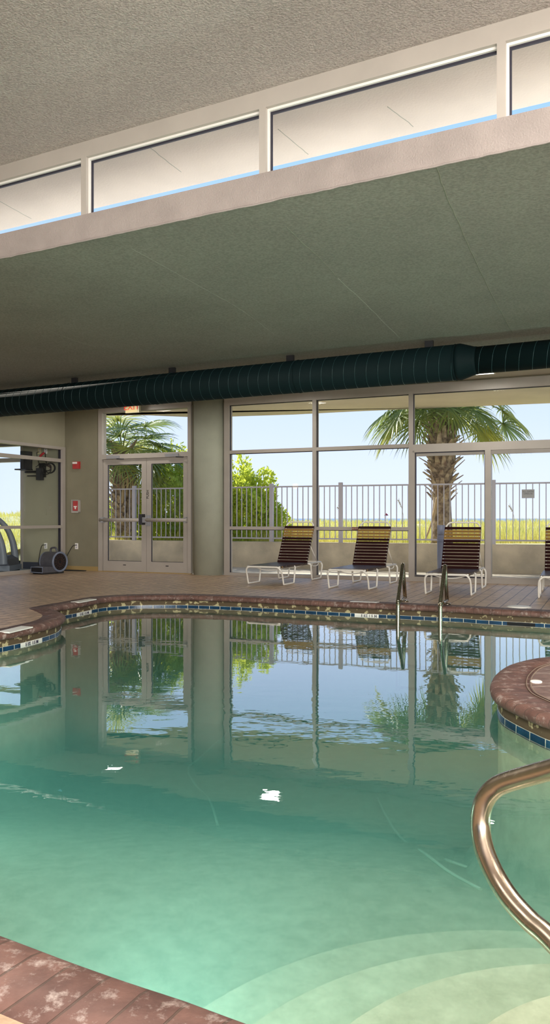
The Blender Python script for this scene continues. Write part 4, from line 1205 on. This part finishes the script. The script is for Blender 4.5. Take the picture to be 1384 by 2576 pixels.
def palm(px, z, base_z, crown_z, rad, label, seed, nfr, fr_specs, boots_from, leafmat='frond', R=.82, lean=0):
    x, y = pt(px, z); rng = random.Random(seed)
    o = empty('fan_palm', (x, y, base_z), label, 'palm tree')
    path = [(x+lean*(1-t)**1.5, y, base_z+(crown_z-base_z)*t) for t in [i/14 for i in range(15)]]
    rads = [rad*(1.1-.25*min(1, t*3)+(.5*sstep(boots_from, boots_from+.2, t))) for t in [i/14 for i in range(15)]]
    MB().tube(path, rads, 20).build('trunk', 'trunk', o)
    bt = MB(); nb = 120
    for i in range(nb):
        f_ = i/nb; t = boots_from*.75+(1-boots_from*.75)*f_; a = i*2.39996; h = base_z+(crown_z-base_z)*t
        rr_ = rad*(.85+.5*sstep(boots_from, boots_from+.2, t)); ox = lean*(1-t)**1.5
        dv = Vector((math.cos(a), math.sin(a), 0)); tg_ = Vector((-math.sin(a), math.cos(a), 0))
        p0 = Vector((x+ox, y, h))+dv*rr_*.75; ln = rng.uniform(.20, .42); el_ = rng.uniform(.5, 1.0)
        dr = (dv*math.cos(el_)+Vector((0, 0, 1))*math.sin(el_)+tg_*rng.uniform(-.25, .25)).normalized()
        p1 = p0+dr*ln; w0 = .075; w1 = .028
        nn = dr.cross(tg_).normalized()*.012
        bt.hexa([tuple(p0-tg_*w0-nn), tuple(p0+tg_*w0-nn), tuple(p0+tg_*w0+nn), tuple(p0-tg_*w0+nn), tuple(p1-tg_*w1-nn*.5), tuple(p1+tg_*w1-nn*.5), tuple(p1+tg_*w1+nn*.5), tuple(p1-tg_*w1+nn*.5)])
    bt.build('leaf_bases', 'boots', o)
    specs = list(fr_specs)
    for i in range(nfr):
        specs.append((i*137.5+rng.uniform(-12, 12), -5+75*((i+.5)/nfr)+rng.uniform(-8, 8), rng.uniform(.7, 1.0), 1))
    for (az, el, pl_, sg_) in specs:
        pe, bl_ = frond_mesh((x, y, crown_z-.1), math.radians(az), math.radians(el), pl_, R*rng.uniform(.9, 1.08), sg_, rng)
        fo_ = bl_.build('frond', leafmat if rng.random() < .65 else 'frond_light', o)
        pe.build('stalk', 'petiole', fo_)
    return o
# right palm: explicit lower fronds seen through the glass (azimuth 180 = towards the left)
palm(1112, 14.7, .42, 3.55, .215, 'fan palm with shaggy leaf bases behind the sliding door', 11, 12,
     [(184, -2, 1.1, 1.1), (200, 8, 1.15, 1.1), (172, 16, 1.1, 1), (215, -8, .9, 1.2), (-2, -8, 1.15, 1.0), (8, 4, 1.45, .9), (-14, 14, 1.3, 1), (20, -10, 1.2, 1), (-70, 0, .55, 1.2), (-40, 6, .85, 1.0), (-130, 10, .8, 1.0), (95, 5, .8, 1)], .40, R=.92)
palm(308, 16.8, .42, 2.7, .17, 'fan palm with long leaning fronds behind the double door', 12, 16,
     [(10, 30, .8, .6), (-8, 12, .9, .6), (-30, -8, .9, .9), (-20, 38, .7, .5), (175, 25, .5, .6), (200, 45, .45, .5), (-90, 55, .5, .5), (-60, 20, .7, .7), (-45, -15, 1.0, .8)], .2, R=.90)
# second, thinner trunk leaning beside it
x, y = pt(330, 16.5); dt = empty('palm_trunk', (x, y, .42), 'bare brown leaning palm trunk beside the left fan palm', 'tree trunk')
MB().tube(crom([(x-.08, y, .40), (x+.0, y, 1.1), (x+.04, y, 1.9), (x+.0, y, 2.5)], 6), .10, 12).build('trunk', 'trunk', dt)
mb = MB(); rg2 = random.Random(9)
for i in range(26):
    a = rg2.uniform(0, 2*PI); h = 1.9+rg2.uniform(-.1, .6); p = Vector((x, y, h)); d_ = Vector((math.cos(a), math.sin(a), 0))
    mb.tube(crom([tuple(p), tuple(p+d_*.18+Vector((0, 0, -.05))), tuple(p+d_*.22+Vector((0, 0, -.35-.3*rg2.random())))], 4), [.018]*8+[.006], 5)
mb.build('dead_fronds', 'dead_frond', dt)
# dead stalk leaning on the right palm
x, y = pt(1092, 14.4)
mb = MB(); mb.tube(crom([(x+.05, y-.1, 1.45), (x-.05, y-.12, 1.0), (x-.2, y-.15, .6)], 6), [.03]*7+[.02]*6, 6)
tag(mb.build('dead_stalk', 'dead_frond'), 'dry brown frond stalk leaning against the right fan palm', 'dead frond')

def shrub(px, z, base, rx, ry, hgt, n, label, seed, lm='leaf'):
    x, y = pt(px, z); rng = np.random.default_rng(seed)
    o = empty('leafy_shrub', (x, y, base), label, 'shrub', 'leafy shrubs behind the fence')
    st = MB()
    tips = []
    for i in range(38):
        a = rng.random()*2*PI; q = rng.random()**.5; tz = hgt*(1-.55*q*q)*(.75+.25*rng.random())
        tip = Vector((x+math.cos(a)*rx*q, y+math.sin(a)*ry*q, base+tz)); tips.append((tip, a))
        b0 = Vector((x+math.cos(a)*.15, y+math.sin(a)*.15, base))
        st.tube(crom([tuple(b0), tuple(b0.lerp(tip, .5)+Vector((0, 0, .12))), tuple(tip)], 5), [.014]*6+[.006]*5, 5) if False else st.tube([tuple(b0), tuple(b0.lerp(tip, .5)+Vector((math.cos(a)*.1, math.sin(a)*.1, 0))), tuple(tip)], [.016, .010, .004], 5)
    st.build('stems', 'stem', o)
    V_ = []; Fc = []
    for i in range(n):
        # leaves cluster on the outside of a lumpy dome
        a = rng.random()*2*PI; ph = math.asin(rng.random()*1.0)
        lump = 1+.13*math.sin(a*5+seed)+.10*math.sin(ph*9+a*3)
        rad = lump*(.55+.45*rng.random()**.5)
        p = np.array([x+math.cos(a)*math.cos(ph)*rx*rad, y+math.sin(a)*math.cos(ph)*ry*rad, base+math.sin(ph)*hgt*rad*.98+.02])
        d_ = np.array([math.cos(a)*.6, math.sin(a)*.6, .8])+rng.normal(0, .55, 3); d_ /= np.linalg.norm(d_)
        s_ = np.cross(d_, rng.normal(0, 1, 3)); s_ /= np.linalg.norm(s_)
        L_ = .07+.05*rng.random(); w_ = L_*.25; k0 = len(V_)
        V_ += [tuple(p), tuple(p+d_*L_*.5+s_*w_), tuple(p+d_*L_), tuple(p+d_*L_*.5-s_*w_)]
        Fc.append((k0, k0+1, k0+2, k0+3))
    mb = MB(); mb.v = [tuple(map(float, q)) for q in V_]
    for f in Fc: mb.face(f)
    mb.build('foliage', lm, o)
shrub(600, 16.2, .44, 1.05, .9, 1.75, 17000, 'bright green leafy shrub left of the loungers behind the fence', 21)
shrub(436, 16.9, .44, .95, .8, 2.1, 15000, 'tall sunlit green shrub seen through the right door leaf', 22)
shrub(255, 19.2, .44, .9, .9, 1.0, 5000, 'low green shrub behind the left fan palm', 23)

# ------------------------------------------------------------------ daylight, lamp and added fill lights
sc = bpy.context.scene
wd = bpy.data.worlds.new('sky'); sc.world = wd; wd.use_nodes = True
nt = wd.node_tree; N = nt.nodes; L = nt.links
for n in list(N): N.remove(n)
out = N.new('ShaderNodeOutputWorld'); bg = N.new('ShaderNodeBackground'); L.new(bg.outputs[0], out.inputs[0])
tc = N.new('ShaderNodeTexCoord'); sp_ = N.new('ShaderNodeSeparateXYZ'); L.new(tc.outputs['Generated'], sp_.inputs[0])
r = N.new('ShaderNodeValToRGB'); L.new(sp_.outputs['Z'], r.inputs[0])
e = r.color_ramp.elements; e[0].position = 0; e[0].color = (.68, .73, .90, 1); e[1].position = 1; e[1].color = (.10, .26, .72, 1)
x = e.new(.06); x.color = (.64, .71, .91, 1); x = e.new(.17); x.color = (.52, .63, .87, 1); x = e.new(.42); x.color = (.34, .55, .92, 1)
L.new(r.outputs[0], bg.inputs[0]); bg.inputs[1].default_value = 1.4
sun = bpy.data.lights.new('sun', 'SUN'); sun.energy = 7.5; sun.angle = .01; sun.color = (1, .93, .80)
so_ = bpy.data.objects.new('sun', sun); C.objects.link(so_)
so_.rotation_euler = Vector((.50, -.62, -.60)).to_track_quat('-Z', 'Y').to_euler()
def area(name, loc, rot, sx, sy, power, col):
    l = bpy.data.lights.new(name, 'AREA'); l.shape = 'RECTANGLE'; l.size = sx; l.size_y = sy; l.energy = power; l.color = col
    o = bpy.data.objects.new(name, l); C.objects.link(o); o.location = loc; o.rotation_euler = rot; return o
# added fill light at openings in the unseen wall behind the camera
for x, sx in ((.15, 3.5), (4.35, 3.9)):
    area('window_daylight', (x, BACK-.05, 2.0), (PI/2, 0, 0), sx, 3.0, 800, (1, .96, .90))
# added underwater fills, out of view, that brighten the pool water
pw_l = area('pool_lamp', (-.35, 1.74*K, -.75), (PI/2, 0, -.35), .3, .3, 70, (.85, 1, .95))
area('pool_lamp', (-3.3, 4.6*K, -.7), (PI/2, 0, -PI/2), .3, .3, 50, (.85, 1, .95))
area('pool_lamp', (4.9, 6.25*K, -.7), (PI/2, 0, PI/2), .3, .3, 90, (.85, 1, .95))
area('pool_lamp', (2.9, 2.0*K, -.7), (PI/2, 0, .5), .3, .3, 40, (.85, 1, .95))
area('gym_lamp', (-6.3, 13.2, ZL-.1), (0, 0, 0), 1.2, 1.2, 60, (1, .95, .85))  # added fill that brightens the exercise room, source unseen
# added unseen fill lights above the near end of the pool
for x, y in ((-3.2, .3), (2.6, .3), (-2.6, 3.4), (2.4, 3.0)):
    area('ceiling_lamp', (x, y, ZU-.03), (0, 0, 0), 2.2, 1.2, 50 if y < 1 else 150, (1, .94, .86))
pl_l = bpy.data.lights.new('wall_lamp', 'POINT'); pl_l.energy = 6; pl_l.color = (1, .72, .40); pl_l.shadow_soft_size = .08
pl_o = bpy.data.objects.new('wall_lamp', pl_l); C.objects.link(pl_o); pl_o.location = (-5.2, 8.2, 1.9)
cam = bpy.data.cameras.new('camera'); co = bpy.data.objects.new('camera', cam); C.objects.link(co)
co.location = (0, 0, CAMH); co.rotation_euler = (PI/2, 0, 0)
cam.sensor_fit = 'VERTICAL'; cam.sensor_height = 36; cam.lens = F/2576*36; cam.shift_y = (HY-1288)/2576; cam.clip_end = 12000; cam.clip_start = .05
sc.camera = co
sc.view_settings.view_transform = 'Standard'; sc.view_settings.look = 'None'; sc.view_settings.exposure = 0.0; sc.view_settings.gamma = 1
